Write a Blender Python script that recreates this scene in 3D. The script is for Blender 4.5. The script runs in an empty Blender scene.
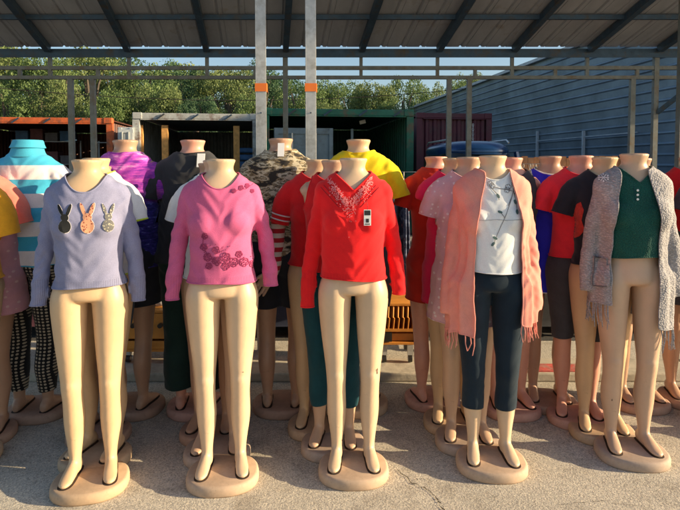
import bpy, bmesh, math, random
import numpy as np
from mathutils import Vector, Matrix, noise
from mathutils.bvhtree import BVHTree
from mathutils.geometry import tessellate_polygon

R = math.radians
sc = bpy.context.scene
COL = sc.collection

# ------------------------------------------------------------------ camera and picture-to-place helpers
FPX, TILT, CH, PCY = 546.0, R(2.5), 1.5, 188.8
def ray(px, py):
    u, v = (px-340)/FPX, (PCY-py)/FPX
    return Vector((u, math.cos(TILT)+v*math.sin(TILT), -math.sin(TILT)+v*math.cos(TILT)))
def at(px, py, Y):
    d = ray(px, py); return Vector((0, 0, CH)) + d*(Y/d.y)
def gp(px, py, z=0.0):
    d = ray(px, py); return Vector((0, 0, CH)) + d*((z-CH)/d.z)
cam = bpy.data.cameras.new('camera'); co = bpy.data.objects.new('camera', cam); COL.objects.link(co)
cam.sensor_width = 36; cam.lens = FPX/680*36; cam.shift_y = -(255-PCY)/680
cam.clip_start = .05; cam.clip_end = 2000
co.location = (0, 0, CH); co.rotation_euler = (R(90)-TILT, 0, 0)
sc.camera = co

# ------------------------------------------------------------------ materials
def new_mat(name):
    m = bpy.data.materials.new(name); m.use_nodes = True
    nt = m.node_tree; b = nt.nodes['Principled BSDF']; return m, nt, b
def N(nt, t, **k):
    n = nt.nodes.new(t)
    for a, v in k.items():
        if a.startswith('i_'):
            key = a[2:]; key = int(key) if key.isdigit() else key
            n.inputs[key].default_value = v
        else: setattr(n, a, v)
    return n
def ramp(nt, stops, interp='LINEAR'):
    r = nt.nodes.new('ShaderNodeValToRGB'); r.color_ramp.interpolation = interp
    e = r.color_ramp.elements
    while len(e) < len(stops): e.new(.5)
    for i, (p, c) in enumerate(stops):
        e[i].position = p; e[i].color = (*c, 1) if len(c) == 3 else c
    return r
def coords(nt, scale=(1, 1, 1), rot=(0, 0, 0)):
    tc = nt.nodes.new('ShaderNodeTexCoord'); mp = nt.nodes.new('ShaderNodeMapping')
    mp.inputs['Scale'].default_value = scale; mp.inputs['Rotation'].default_value = rot
    nt.links.new(tc.outputs['Object'], mp.inputs['Vector']); return mp.outputs['Vector']
def noise_n(nt, vec, scale, detail=4, rough=.55):
    n = N(nt, 'ShaderNodeTexNoise', i_Scale=scale, i_Detail=detail, i_Roughness=rough)
    nt.links.new(vec, n.inputs['Vector']); return n
def mixc(nt, fac, a, b, mode='MIX'):
    m = nt.nodes.new('ShaderNodeMix'); m.data_type = 'RGBA'; m.blend_type = mode
    for s, i in ((fac, 0), (a, 6), (b, 7)):
        if hasattr(s, 'links'): nt.links.new(s, m.inputs[i])
        else: m.inputs[i].default_value = (*s, 1) if isinstance(s, tuple) and len(s) == 3 else s
    return m.outputs[2]
def bump(nt, b, h, strength=.3, dist=.002):
    bp = N(nt, 'ShaderNodeBump', i_Strength=strength, i_Distance=dist)
    nt.links.new(h, bp.inputs['Height']); nt.links.new(bp.outputs['Normal'], b.inputs['Normal'])

def plain(name, col, rough=.6, metal=0, var=.18, nscale=6, bumpd=0, dirt=None):
    m, nt, b = new_mat(name); v = coords(nt)
    n = noise_n(nt, v, nscale, 6, .62)
    c1 = tuple(max(0, c*(1-var)) for c in col); c2 = tuple(min(1, c*(1+var)) for c in col)
    r = ramp(nt, [(.3, c1), (.7, c2)]); nt.links.new(n.outputs['Fac'], r.inputs['Fac'])
    out = r.outputs['Color']
    if dirt:
        n2 = noise_n(nt, v, nscale*.6, 8, .7); r2 = ramp(nt, [(.5, (0, 0, 0)), (.68, (1, 1, 1))])
        nt.links.new(n2.outputs['Fac'], r2.inputs['Fac']); out = mixc(nt, r2.outputs['Color'], out, dirt)
    nt.links.new(out, b.inputs['Base Color'])
    b.inputs['Roughness'].default_value = rough; b.inputs['Metallic'].default_value = metal
    if bumpd:
        n3 = noise_n(nt, v, nscale*8, 5, .6); bump(nt, b, n3.outputs['Fac'], .5, bumpd)
    return m

def cloth(name, col, var=.12, knit=.0, rough=.88, sheen=.12, weave=700, pattern=None):
    m, nt, b = new_mat(name); v = coords(nt)
    n = noise_n(nt, v, 9, 5, .6)
    c1 = tuple(c*(1-var) for c in col); c2 = tuple(min(1, c*(1+var)) for c in col)
    r = ramp(nt, [(.3, c1), (.7, c2)]); nt.links.new(n.outputs['Fac'], r.inputs['Fac'])
    out = r.outputs['Color']
    fine = noise_n(nt, v, weave, 2, .5)
    rr = ramp(nt, [(.3, (.72, .72, .72)), (.7, (1.2, 1.2, 1.2))]); nt.links.new(fine.outputs['Fac'], rr.inputs['Fac'])
    if pattern: out = pattern(nt, out)
    out = mixc(nt, .6, out, rr.outputs['Color'], 'MULTIPLY')
    nt.links.new(out, b.inputs['Base Color'])
    b.inputs['Roughness'].default_value = rough
    b.inputs['Sheen Weight'].default_value = sheen; b.inputs['Sheen Roughness'].default_value = .5
    b.inputs['Specular IOR Level'].default_value = .25
    if knit:
        v2 = coords(nt, (1, .35, 1.5)); w = N(nt, 'ShaderNodeTexVoronoi', i_Scale=knit); nt.links.new(v2, w.inputs['Vector'])
        rk = ramp(nt, [(.05, (1.15, 1.15, 1.15)), (.6, (.6, .6, .6))]); nt.links.new(w.outputs['Distance'], rk.inputs['Fac'])
        nt.links.new(mixc(nt, .75, out, rk.outputs['Color'], 'MULTIPLY'), b.inputs['Base Color'])
        bump(nt, b, w.outputs['Distance'], 1.0, -.004)
    else: bump(nt, b, fine.outputs['Fac'], .45, .0015)
    return m

def mannequin_mat(name, col, rough=.42):
    m, nt, b = new_mat(name); v = coords(nt)
    n = noise_n(nt, v, 5, 6, .6)
    r = ramp(nt, [(.3, tuple(c*.88 for c in col)), (.7, tuple(min(1, c*1.07) for c in col))]); nt.links.new(n.outputs['Fac'], r.inputs['Fac'])
    n2 = noise_n(nt, v, 26, 8, .75); r2 = ramp(nt, [(.6, (0, 0, 0)), (.72, (.5, .5, .5))]); nt.links.new(n2.outputs['Fac'], r2.inputs['Fac'])
    o = mixc(nt, r2.outputs['Color'], r.outputs['Color'], tuple(c*.6 for c in col))
    nt.links.new(o, b.inputs['Base Color']); b.inputs['Roughness'].default_value = rough
    b.inputs['Subsurface Weight'].default_value = .0
    bump(nt, b, n2.outputs['Fac'], .12, .002)
    return m

# ------------------------------------------------------------------ object helpers
def mesh_obj(name, verts, faces, mat=None, parent=None, smooth=False, loc=None):
    me = bpy.data.meshes.new(name)
    me.from_pydata([tuple(v) for v in verts], [], [tuple(int(i) for i in f) for f in faces]); me.update()
    o = bpy.data.objects.new(name, me); COL.objects.link(o)
    if mat: me.materials.append(mat)
    if parent is not None: o.parent = parent
    if smooth: me.polygons.foreach_set('use_smooth', [True]*len(me.polygons))
    if loc is not None: o.location = loc
    return o
def tag(o, label=None, cat=None, group=None, kind=None):
    if label: o['label'] = label
    if cat: o['category'] = cat
    if group: o['group'] = group
    if kind: o['kind'] = kind
    return o
def thing(name, label, cat, loc=(0, 0, 0), rz=0, group=None):
    o = bpy.data.objects.new(name, None); COL.objects.link(o); o.empty_display_size = .1
    o.location = loc; o.rotation_euler = (0, 0, rz); return tag(o, label, cat, group)
def shade_smooth(o, ang=35):
    me = o.data; me.polygons.foreach_set('use_smooth', [True]*len(me.polygons))
    try: me.set_sharp_from_angle(angle=R(ang))
    except Exception: pass
    return o

class MB:
    def __init__(s): s.v = []; s.f = []
    def add(s, vs, fs):
        k = len(s.v); s.v += [Vector(v) for v in vs]; s.f += [tuple(i+k for i in f) for f in fs]; return s
    def box(s, c, d, M=None, ch=0):
        hx, hy, hz = d[0]/2, d[1]/2, d[2]/2
        vs = [Vector((x*hx, y*hy, z*hz)) for x in (-1, 1) for y in (-1, 1) for z in (-1, 1)]
        if M is not None: vs = [M @ v for v in vs]
        vs = [v+Vector(c) for v in vs]
        return s.add(vs, [(0, 1, 3, 2), (4, 6, 7, 5), (0, 4, 5, 1), (2, 3, 7, 6), (0, 2, 6, 4), (1, 5, 7, 3)])
    def bar(s, a, b, w, h, up=Vector((0, 0, 1))):
        a = Vector(a); b = Vector(b); d = (b-a); L = d.length; d.normalize()
        x = d.cross(up)
        if x.length < 1e-4: x = d.cross(Vector((0, 1, 0)))
        x.normalize(); z = x.cross(d)
        M = Matrix((x, d, z)).transposed()
        return s.box((a+b)/2, (w, L, h), M)
    def tube(s, pts, r, n=8, closed=False):
        pts = [Vector(p) for p in pts]; m = len(pts); k = len(s.v); prev = None
        rs = r if isinstance(r, (list, tuple)) else [r]*m
        for i, p in enumerate(pts):
            a = pts[(i-1) % m] if (i > 0 or closed) else p; b = pts[(i+1) % m] if (i < m-1 or closed) else p
            d = (b-a).normalized()
            x = prev - d*prev.dot(d) if prev is not None else d.orthogonal()
            if x.length < 1e-6: x = d.orthogonal()
            x.normalize(); prev = x; y = d.cross(x)
            for j in range(n):
                t = 2*math.pi*j/n; s.v.append(p + (x*math.cos(t)+y*math.sin(t))*rs[i])
        for i in range(m if closed else m-1):
            i2 = (i+1) % m
            for j in range(n):
                s.f.append((k+i*n+j, k+i*n+(j+1) % n, k+i2*n+(j+1) % n, k+i2*n+j))
        if not closed:
            s.f.append(tuple(k+j for j in reversed(range(n)))); s.f.append(tuple(k+(m-1)*n+j for j in range(n)))
        return s
    def build(s, name, mat, parent=None, bevel=0, smooth=False):
        o = mesh_obj(name, s.v, s.f, mat, parent)
        if bevel:
            m = o.modifiers.new('b', 'BEVEL'); m.width = bevel; m.segments = 2; m.limit_method = 'ANGLE'
        if smooth: shade_smooth(o)
        return o

def catmull(a, sub):
    a = np.array(a, float); n = len(a); out = []
    for i in range(n-1):
        p0, p1, p2, p3 = a[max(i-1, 0)], a[i], a[i+1], a[min(i+2, n-1)]
        for t in np.linspace(0, 1, sub, endpoint=False):
            out.append(.5*((2*p1)+(-p0+p2)*t+(2*p0-5*p1+4*p2-p3)*t*t+(-p0+3*p1-3*p2+p3)*t**3))
    out.append(a[-1]); return np.array(out)
def vloft(secs, n=40, p=2.2, sub=4, fold=None):
    """rows (z, cx, cy, a, b): a closed column of superellipse rings"""
    s = catmull(secs, sub); V = []; F = []
    for z, cx, cy, a, b in s:
        for j in range(n):
            t = 2*math.pi*j/n; c, q = math.cos(t), math.sin(t)
            k = 1+(fold(t, z) if fold else 0)
            V.append((cx+a*k*math.copysign(abs(c)**(2/p), c), cy+b*k*math.copysign(abs(q)**(2/p), q), z))
    m = len(s)
    for i in range(m-1):
        for j in range(n): F.append((i*n+j, i*n+(j+1) % n, (i+1)*n+(j+1) % n, (i+1)*n+j))
    F.append(tuple(range(n))); F.append(tuple((m-1)*n+j for j in reversed(range(n))))
    return V, F
def ploft(secs, n=20, sub=4, flatdir=Vector((0, 1, 0))):
    """rows (x,y,z,w,t): tube along a path, w across, t along flatdir"""
    s = catmull(secs, sub); V = []; F = []; m = len(s)
    for i in range(m):
        p = Vector(s[i][:3]); d = Vector(s[min(i+1, m-1)][:3])-Vector(s[max(i-1, 0)][:3]); d.normalize()
        v = (flatdir - d*flatdir.dot(d)).normalized(); u = d.cross(v)
        for j in range(n):
            t = 2*math.pi*j/n; V.append(p+u*math.cos(t)*s[i][3]+v*math.sin(t)*s[i][4])
    for i in range(m-1):
        for j in range(n): F.append((i*n+j, i*n+(j+1) % n, (i+1)*n+(j+1) % n, (i+1)*n+j))
    F.append(tuple(reversed(range(n)))); F.append(tuple((m-1)*n+j for j in range(n)))
    return V, F
def ball(c, r):
    bm = bmesh.new(); bmesh.ops.create_icosphere(bm, subdivisions=3, radius=1)
    V = [(c[0]+v.co.x*r[0], c[1]+v.co.y*r[1], c[2]+v.co.z*r[2]) for v in bm.verts]
    F = [tuple(v.index for v in f.verts) for f in bm.faces]; bm.free(); return V, F

def remesh(parts, voxel, smooth=6):
    V = []; F = []
    for v, f in parts:
        k = len(V); V += [tuple(x) for x in v]; F += [tuple(i+k for i in g) for g in f]
    me = bpy.data.meshes.new('tmp'); me.from_pydata(V, [], F)
    bm = bmesh.new(); bm.from_mesh(me); bmesh.ops.recalc_face_normals(bm, faces=bm.faces); bm.to_mesh(me); bm.free()
    o = bpy.data.objects.new('tmp', me); COL.objects.link(o)
    m = o.modifiers.new('r', 'REMESH'); m.mode = 'VOXEL'; m.voxel_size = voxel
    if smooth:
        s = o.modifiers.new('s', 'SMOOTH'); s.factor = .5; s.iterations = smooth
    dg = bpy.context.evaluated_depsgraph_get(); e = o.evaluated_get(dg); em = e.to_mesh()
    em.calc_loop_triangles()
    v = np.empty(len(em.vertices)*3); em.vertices.foreach_get('co', v); v = v.reshape(-1, 3)
    t = np.empty(len(em.loop_triangles)*3, int); em.loop_triangles.foreach_get('vertices', t); t = t.reshape(-1, 3)
    e.to_mesh_clear(); bpy.data.objects.remove(o); bpy.data.meshes.remove(me)
    return v, t
def clip(v, t, f):
    """keeps the side of the triangle mesh where f(v) > 0, with a clean edge"""
    s = f(v); s = np.where(np.abs(s) < 1e-6, 1e-6, s); ins = s > 0
    k = ins[t].sum(1); keep = list(map(tuple, t[k == 3])); nv = [tuple(x) for x in v]; cache = {}
    def cut(a, b):
        key = (min(a, b), max(a, b))
        if key not in cache:
            q = s[a]/(s[a]-s[b]); cache[key] = len(nv); nv.append(tuple(v[a]+(v[b]-v[a])*q))
        return cache[key]
    for tri in t[(k == 1) | (k == 2)]:
        poly = []
        for i in range(3):
            a, b = int(tri[i]), int(tri[(i+1) % 3])
            if ins[a]: poly.append(a)
            if ins[a] != ins[b]: poly.append(cut(a, b))
        for i in range(1, len(poly)-1): keep.append((poly[0], poly[i], poly[i+1]))
    nv = np.array(nv); t = np.array(keep); used = np.unique(t); mp = -np.ones(len(nv), int); mp[used] = np.arange(len(used))
    return nv[used], mp[t]
def vnormals(v, t):
    fn = np.cross(v[t[:, 1]]-v[t[:, 0]], v[t[:, 2]]-v[t[:, 0]]); n = np.zeros_like(v)
    for i in range(3): np.add.at(n, t[:, i], fn)
    return n/(np.linalg.norm(n, axis=1, keepdims=True)+1e-12)
def loops(t):
    from collections import Counter
    E = np.concatenate([t[:, [0, 1]], t[:, [1, 2]], t[:, [2, 0]]]); c = Counter(map(lambda e: (min(e), max(e)), E.tolist()))
    nxt = {}
    for a, b in E.tolist():
        if c[(min(a, b), max(a, b))] == 1: nxt[a] = b
    out = []; seen = set()
    for s in list(nxt):
        if s in seen: continue
        l = []; a = s
        while a in nxt and a not in seen: seen.add(a); l.append(a); a = nxt[a]
        if len(l) > 12: out.append(l)
    return out
def smoothpath(P, it=6):
    P = np.array(P)
    for _ in range(it): P = .5*P+.25*(np.roll(P, 1, 0)+np.roll(P, -1, 0))
    return P

# ------------------------------------------------------------------ mannequin body
def torso_secs(male):
    w = 1.09 if male else 1.0; wst = 1.22 if male else 1.0
    S = [(1.500, .065, .060, 0), (1.492, .0665, .061, 0), (1.470, .058, .054, 0), (1.452, .056, .052, .002), (1.436, .066, .056, .005),
         (1.420, .090*w, .061, .008), (1.400, .118*w, .068, .010), (1.372, .143*w, .077, .010), (1.335, .156*w, .086, .008), (1.30, .157*w, .091, .006),
         (1.26, .149*w, .096, 0), (1.20, .138*w, .100, -.004), (1.14, .130*w, .096, -.004), (1.07, .120*wst, .087, 0), (1.01, .119*wst, .084, .004),
         (.95, .137*(1.08 if male else 1), .094, .008), (.91, .153, .106, .012), (.88, .154, .110, .014), (.865, .13, .098, .012), (.855, .08, .07, .010)]
    return [(z, 0, cy, a, b) for z, a, b, cy in S]
def leg_secs(s, add=0, y=0):
    S = [(.955, .078, .056, .080, .010), (.92, .082, .072, .094, .012), (.87, .087, .080, .102, .010), (.82, .0885, .079, .096, .006), (.76, .088, .0745, .088, .004), (.70, .0865, .070, .081, .002), (.64, .085, .0645, .075, 0), (.56, .083, .056, .066, -.004),
         (.50, .082, .0495, .058, -.007), (.45, .081, .0465, .054, -.010), (.40, .080, .0445, .051, -.003), (.35, .0795, .0455, .054, .008), (.30, .079, .0465, .056, .015), (.25, .079, .043, .050, .015),
         (.20, .078, .036, .042, .011), (.16, .078, .0305, .036, .008), (.12, .078, .0265, .033, .006), (.085, .078, .027, .039, 0), (.065, .078, .027, .040, 0)]
    return [(z, s*cx, cy, a+add, b+add) for z, cx, a, b, cy in S]
def foot(s):
    S = [(.062, .070, .016, .020), (.045, .078, .027, .032), (.015, .082, .030, .040), (-.02, .080, .031, .036), (-.06, .072, .034, .026), (-.09, .066, .035, .018),
         (-.113, .062, .033, .0135), (-.130, .060, .025, .010), (-.140, .058, .010, .005)]
    V = []; F = []; n = 20; s2 = catmull(S, 3); a0 = s*R(7)
    for y, cz, hw, hh in s2:
        hw *= .88
        for j in range(n):
            t = 2*math.pi*j/n; x = hw*math.cos(t); z = cz+hh*math.sin(t)
            V.append((s*.080+x*math.cos(a0)-y*math.sin(a0), x*math.sin(a0)+y, max(z, .047)))
    m = len(s2)
    for i in range(m-1):
        for j in range(n): F.append((i*n+j, i*n+(j+1) % n, (i+1)*n+(j+1) % n, (i+1)*n+j))
    F.append(tuple(range(n))); F.append(tuple((m-1)*n+j for j in reversed(range(n))))
    return V, F
def body_mesh(male):
    w = 1.09 if male else 1.0
    parts = [vloft(torso_secs(male), p=2.15)]
    for s in (-1, 1):
        parts += [vloft(leg_secs(s), p=2.0), foot(s)]
        parts.append(ploft([(s*.12*w, .008, 1.345, .05, .055), (s*.140*w, .01, 1.335, .042, .046), (s*.156*w, .01, 1.325, .036, .04), (s*.163*w, .01, 1.32, .026, .03)]))
        if not male: parts.append(ball((s*.068, -.058, 1.20), (.060, .056, .066)))
        parts.append(ball((s*.078, .060, .865), (.080, .070, .078)))
        parts.append(ball((s*.081, -.046, .475), (.030, .022, .036))); parts.append(ball((s*.070, .020, .325), (.034, .040, .075))); parts.append(ball((s*.094, -.028, .62), (.042, .042, .11)))
    v, t = remesh(parts, .0065, 7)
    me = bpy.data.meshes.new('mannequin_body'); me.from_pydata([tuple(x) for x in v], [], [tuple(map(int, x)) for x in t]); me.update()
    me.polygons.foreach_set('use_smooth', [True]*len(me.polygons)); return me
BODY = {False: body_mesh(False), True: body_mesh(True)}
def base_mesh():
    n = 64; V = []; F = []; prof = [(0, .97), (.010, 1.0), (.030, 1.0), (.041, .985), (.047, .955), (.050, .91), (.050, .5)]
    for z, k in prof:
        for j in range(n):
            t = 2*math.pi*j/n; c, q = math.cos(t), math.sin(t)
            a = .166*(1-.04*q); b = .150
            V.append((a*k*math.copysign(abs(c)**.84, c), -.045+b*k*math.copysign(abs(q)**.84, q), z))
    m = len(prof)
    for i in range(m-1):
        for j in range(n): F.append((i*n+j, i*n+(j+1) % n, (i+1)*n+(j+1) % n, (i+1)*n+j))
    F.append(tuple((m-1)*n+j for j in range(n))); F.append(tuple(reversed(range(n))))
    me = bpy.data.meshes.new('stand_base'); me.from_pydata(V, [], F); me.update()
    me.polygons.foreach_set('use_smooth', [True]*len(me.polygons)); return me
BASE = base_mesh()
def slot_mesh(s):
    S = [(.064, .011), (.058, .022), (.045, .0285), (.015, .0318), (-.02, .0328), (-.06, .0360), (-.09, .0370), (-.113, .0350), (-.129, .0285), (-.139, .017), (-.143, .007)]
    S = catmull(S, 3); a0 = s*R(7); P = [(hw, y) for y, hw in S]+[(-hw, y) for y, hw in S[::-1]]; n = len(P); V = []
    for z in (.049, .0506):
        for x, y in P:
            x = x*.885; V.append((s*.080+x*math.cos(a0)-y*math.sin(a0), x*math.sin(a0)+y, z))
    F = [(j, (j+1) % n, n+(j+1) % n, n+j) for j in range(n)]+[tuple(n+j for j in range(n))]
    me = bpy.data.meshes.new('foot_slot'); me.from_pydata(V, [], F); me.update(); return me
SLOT = {s: slot_mesh(s) for s in (-1, 1)}
M_SLOT = plain('slot dark rubber', (.045, .028, .02), .8)
SKIN = {
 'tan': mannequin_mat('mannequin tan', (.64, .44, .26), .46),
 'cream': mannequin_mat('mannequin cream', (.66, .475, .31), .46),
 'pink': mannequin_mat('mannequin pinkish', (.68, .34, .25)),
 'brown': mannequin_mat('mannequin brown', (.50, .30, .20)),
 'buff': mannequin_mat('mannequin buff', (.58, .385, .26)),
}
def stand_mat(name, col):
    m, nt, b = new_mat(name); v = coords(nt); n = noise_n(nt, v, 7, 7, .7)
    r = ramp(nt, [(.32, tuple(c*.72 for c in col)), (.6, col)]); nt.links.new(n.outputs['Fac'], r.inputs['Fac'])
    n2 = noise_n(nt, v, 45, 6, .8); r2 = ramp(nt, [(.56, (0, 0, 0)), (.66, (.4, .4, .4))]); nt.links.new(n2.outputs['Fac'], r2.inputs['Fac'])
    o = mixc(nt, r2.outputs['Color'], r.outputs['Color'], tuple(c*.5 for c in col)); nt.links.new(o, b.inputs['Base Color']); b.inputs['Roughness'].default_value = .75
    bump(nt, b, n2.outputs['Fac'], .3, .002); return m
SBASE = {k: stand_mat('stand '+k, tuple(c*.92 for c in m)) for k, m in dict(tan=(.60, .42, .27), cream=(.60, .43, .30), pink=(.64, .36, .28), brown=(.50, .31, .22), buff=(.52, .39, .30)).items()}

def put(name, me, mat, parent, label=None):
    o = bpy.data.objects.new(name, me); COL.objects.link(o); o.parent = parent
    if not me.materials: me.materials.append(mat)
    o.material_slots[0].link = 'OBJECT'; o.material_slots[0].material = mat
    if label: o['label'] = label
    return o

# ------------------------------------------------------------------ garments
def neck_cut(depth=.05, width=.098, kind='scoop', back=1.425, top=1.440):
    zf = top-depth
    def f(v):
        x = np.abs(v[:, 0])/width
        if kind == 'v': g = zf+(top-zf)*x
        else: g = zf+(top-zf)*x**2.4
        gb = back+(top-back)*x**2
        q = np.clip((v[:, 1]+.03)/.06, 0, 1); q = q*q*(3-2*q)
        g = g*(1-q)+gb*q
        g = np.where(x > 1, g+(x-1)*2, g)
        return g-v[:, 2]
    return f
def wr(p, amp, seed, kind='knit'):
    x, y, z = p
    n = noise.noise(Vector((x*7+seed, y*7, z*9)))
    n2 = noise.noise(Vector((x*14+seed, y*14+3, z*26-abs(x)*24)))
    n3 = noise.noise(Vector((x*16+seed*2, y*9, z*3.5)))
    sv = min(1, max(0, (abs(x)-.165)/.03)); n4 = noise.noise(Vector((x*9+seed, y*8, z*30+abs(x)*30)))
    n5 = 1-abs(noise.noise(Vector((x*5+abs(z-1.2)*6+seed, y*4, z*11-abs(x)*16))))*2.2
    return amp*(.7*n+.5*n2+.8*n3*(1.15-min(max((z-.7)/.7, 0), 1))+.9*sv*n4+.55*n5*(1-sv))
def top_garment(man, name, mat, hem=.93, sleeve='long', neck=None, loose=.0, male=False, voxel=.009, seed=0, trim=True, amp=.006,
                mat_trim=None, flare=0, sl_z=(None, None), label=None, bust=True, folds=0, open_front=None, extra=None, thick=.0035, shell=0, cuffw=1, tuck=0):
    w = 1.09 if male else 1.0
    L = loose; a = []
    for z, cx, cy, aa, bb in torso_secs(male):
        if z < .945: continue
        g = .008+shell
        if z > 1.40: g = .012+shell*.3
        if z < 1.26: 
            k = min(1, (1.26-z)/.2); aa = aa+(max(.134*w+L*.4, aa)-aa)*k*(.6 if not male else .95); bb = bb+(max(.104+L*.5, bb)-bb)*k*.75; g += L*k*.6
        a.append((z, cx, cy, aa+g, bb+g))
    aw, bw = a[-1][3], a[-1][4]
    z = .90; bot = hem-.05
    while z > bot:
        k = (.94-z)
        hipa = max((.157 if not male else .195)+shell, aw) + flare*k + L*.35
        hipa = max(hipa, min(.168, .150+max(0, .945-z)*.35)+shell+.006) if not male else hipa; a.append((z, 0, .010, hipa, max(.124+shell, bw)+flare*k*.8+L*.3)); z -= .05
    a.append((bot, 0, .010, a[-1][3], a[-1][4]))
    fold = (lambda t, z: folds*max(0, min(1, (1.36-z)/.35))*(.75+math.sin(t*13+1.5*math.sin(t*2+seed)+seed)*.8+.4*math.sin(t*29+z*3))) if folds else None
    parts = [vloft(a, p=2.25, n=72 if folds else 44, fold=fold)]
    cuts = []
    for s in (-1, 1):
        if hem < .9: parts.append(ball((s*.078, .060, .865), (.092+L*.3, .082+L*.4, .09)))
        if not male and bust: parts.append(ball((s*.064, -.056, 1.20), (.070+L*.4+shell*1.6, .060+L*.5+shell*1.7, .080+shell*2)))
        if sleeve == 'long' or sleeve == 'wide':
            zl = (sl_z[0] if s < 0 else sl_z[1]) or .87; k = 1.25 if sleeve == 'wide' else 1; k += shell*5
            H = 1.33-zl; sh = shell*.8-tuck
            parts.append(ploft([(s*.10*w, .008, 1.35, .044, .056), (s*.136*w, .012, 1.348, .043*k, .056), (s*(.156*w+sh), .016, 1.28, .043*k, .054),
                (s*(.183*w+sh), .022, 1.33-.30*H, .038*k, .045*k), (s*(.205*w+sh), .018, 1.33-.55*H, .0365*k, .038*k), (s*(.220*w+sh), .006, 1.33-.8*H, .0345*k, .032*k), (s*(.226*w+sh), -.006, zl, .034*k*cuffw, .026*k), (s*(.224*w+sh), -.008, zl-.04, .035*k, .026*k)], n=24))
            cuts.append((lambda s, zl: (lambda v: np.where((v[:, 0]*s > .179*w), v[:, 2]-zl, 1)))(s, zl)) if not open_front else None
        elif sleeve == 'short':
            dz = sl_z[0] or 1.185; e = Vector((s*.262*w, 0, dz+.01)); 
            parts.append(ploft([(s*.11*w, .008, 1.35, .050, .060), (s*.148*w, .01, 1.334, .048, .062), (s*.178*w, .01, 1.285, .052, .064), (s*.200*w, .008, 1.225, .052, .062), (s*.216*w, .006, dz-.02, .050, .060)], n=28))
            dr = Vector((s*.25, 0, -.97)).normalized(); pt = Vector((s*.210*w, 0, dz+.01))
            cuts.append((lambda s, dr, pt: (lambda v: np.where((v[:, 0]*s > .160*w) & (v[:, 2] > 1.05), (pt.x-v[:, 0])*dr.x+(pt.z-v[:, 2])*dr.z, 1)))(s, dr, pt))
        elif sleeve == 'cap':
            parts.append(ploft([(s*.11*w, .008, 1.35, .050, .060), (s*.148*w, .01, 1.33, .046, .056), (s*.170*w, .01, 1.29, .046, .056), (s*.182*w, .01, 1.26, .040, .05)], n=24))
    v, t = remesh(parts, voxel, int(9*.0075/voxel)+3)
    if open_front: cuts.append(lambda v: np.minimum(np.maximum(np.hypot(v[:, 0], v[:, 1]-.005)-.084, 1.42-v[:, 2]), 1.445-v[:, 2]))
    if sleeve in ('long', 'wide') and not open_front: cuts.append(lambda v: np.where(np.abs(v[:, 0]) < .174*w+loose*.35, v[:, 2]-hem-.005*np.sin(v[:, 0]*14+seed), 1))
    else: cuts.append(lambda v: v[:, 2]-hem-.006*np.sin(v[:, 0]*14+seed))
    if sleeve == 'none': cuts.append(lambda v: np.where(v[:, 2] > 1.24, .152*w-np.abs(v[:, 0])-np.clip(v[:, 2]-1.24, 0, 1)*.25, 1))
    cuts.append((neck or neck_cut()))
    if open_front: cuts.pop()
    if open_front: cuts.append(open_front)
    for c in cuts: v, t = clip(v, t, c)
    n = vnormals(v, t)
    d = np.array([wr(p, amp, seed*3.7) for p in v]); v = v+n*d[:, None]
    if extra is not None: v = extra(v, n)
    o = mesh_obj(name, v, t, mat, man, smooth=True)
    if label: o['label'] = label
    so = o.modifiers.new('thick', 'SOLIDIFY'); so.thickness = thick; so.offset = -.6
    if trim:
        for l in loops(t):
            P = smoothpath(v[l], 5); zc = P[:, 2].mean()
            if len(P) > 60: P = P[::2]
            MB().tube([tuple(p) for p in P], .0036, 6, closed=True).build('neck_band' if zc > 1.33 else 'hem_band', mat_trim or mat, o, smooth=True)
    o['_v'] = 0; del o['_v']
    return o, v, t
def leg_garment(man, name, mat, z0=.27, z1=1.0, add=.008, male=False, voxel=.009, seed=0, wide=0, amp=.003, label=None, short=False):
    a = [(z, cx, cy, aa+add+.003, bb+add+.003) for z, cx, cy, aa, bb in torso_secs(male) if .78 < z < 1.05]
    parts = [vloft(a, p=2.2)]
    for s in (-1, 1):
        L = leg_secs(s)
        L2 = []
        for (z, cx, cy, aa, bb) in L:
            k = max(0, min(1, (.8-z)/.3))
            L2.append((z, cx+s*wide*k*.12, cy, aa+add+wide*k*(.25+max(0, .062-aa)/.03*.75 if wide else 0), bb+add+wide*k*(.25+max(0, .07-bb)/.03*.75 if wide else 0)))
        parts.append(vloft(L2, p=2.0)); parts.append(ball((s*.078, .060, .865), (.085+add, .073+add, .082+add)))
    v, t = remesh(parts, voxel, 4)
    v, t = clip(v, t, lambda v: v[:, 2]-z0-.004*np.sin(v[:, 0]*30+seed)); v, t = clip(v, t, lambda v: z1-v[:, 2])
    n = vnormals(v, t); v = v+n*np.array([wr(p, amp, seed*2.3+5) for p in v])[:, None]
    o = mesh_obj(name, v, t, mat, man, smooth=True)
    if label: o['label'] = label
    so = o.modifiers.new('thick', 'SOLIDIFY'); so.thickness = .002; so.offset = -.5
    return o, v, t
def skirt(man, name, mat, z0, z1, a0, b0, a1, b1, folds=.03, seed=0):
    def fo(t, z): return folds*(z1-z)/(z1-z0)*math.sin(t*8+seed)
    v, f = vloft([(z1+.02, 0, .008, a0, b0), (z1-.05, 0, .01, a0+.01, b0+.01), ((z0+z1)/2, 0, .01, (a0+a1)/2+.01, (b0+b1)/2+.01), (z0, 0, .01, a1, b1)], n=60, fold=fo, sub=6)
    f = f[:-2]
    o = mesh_obj(name, v, f, mat, man, smooth=True); so = o.modifiers.new('thick', 'SOLIDIFY'); so.thickness = .003; return o

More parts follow.
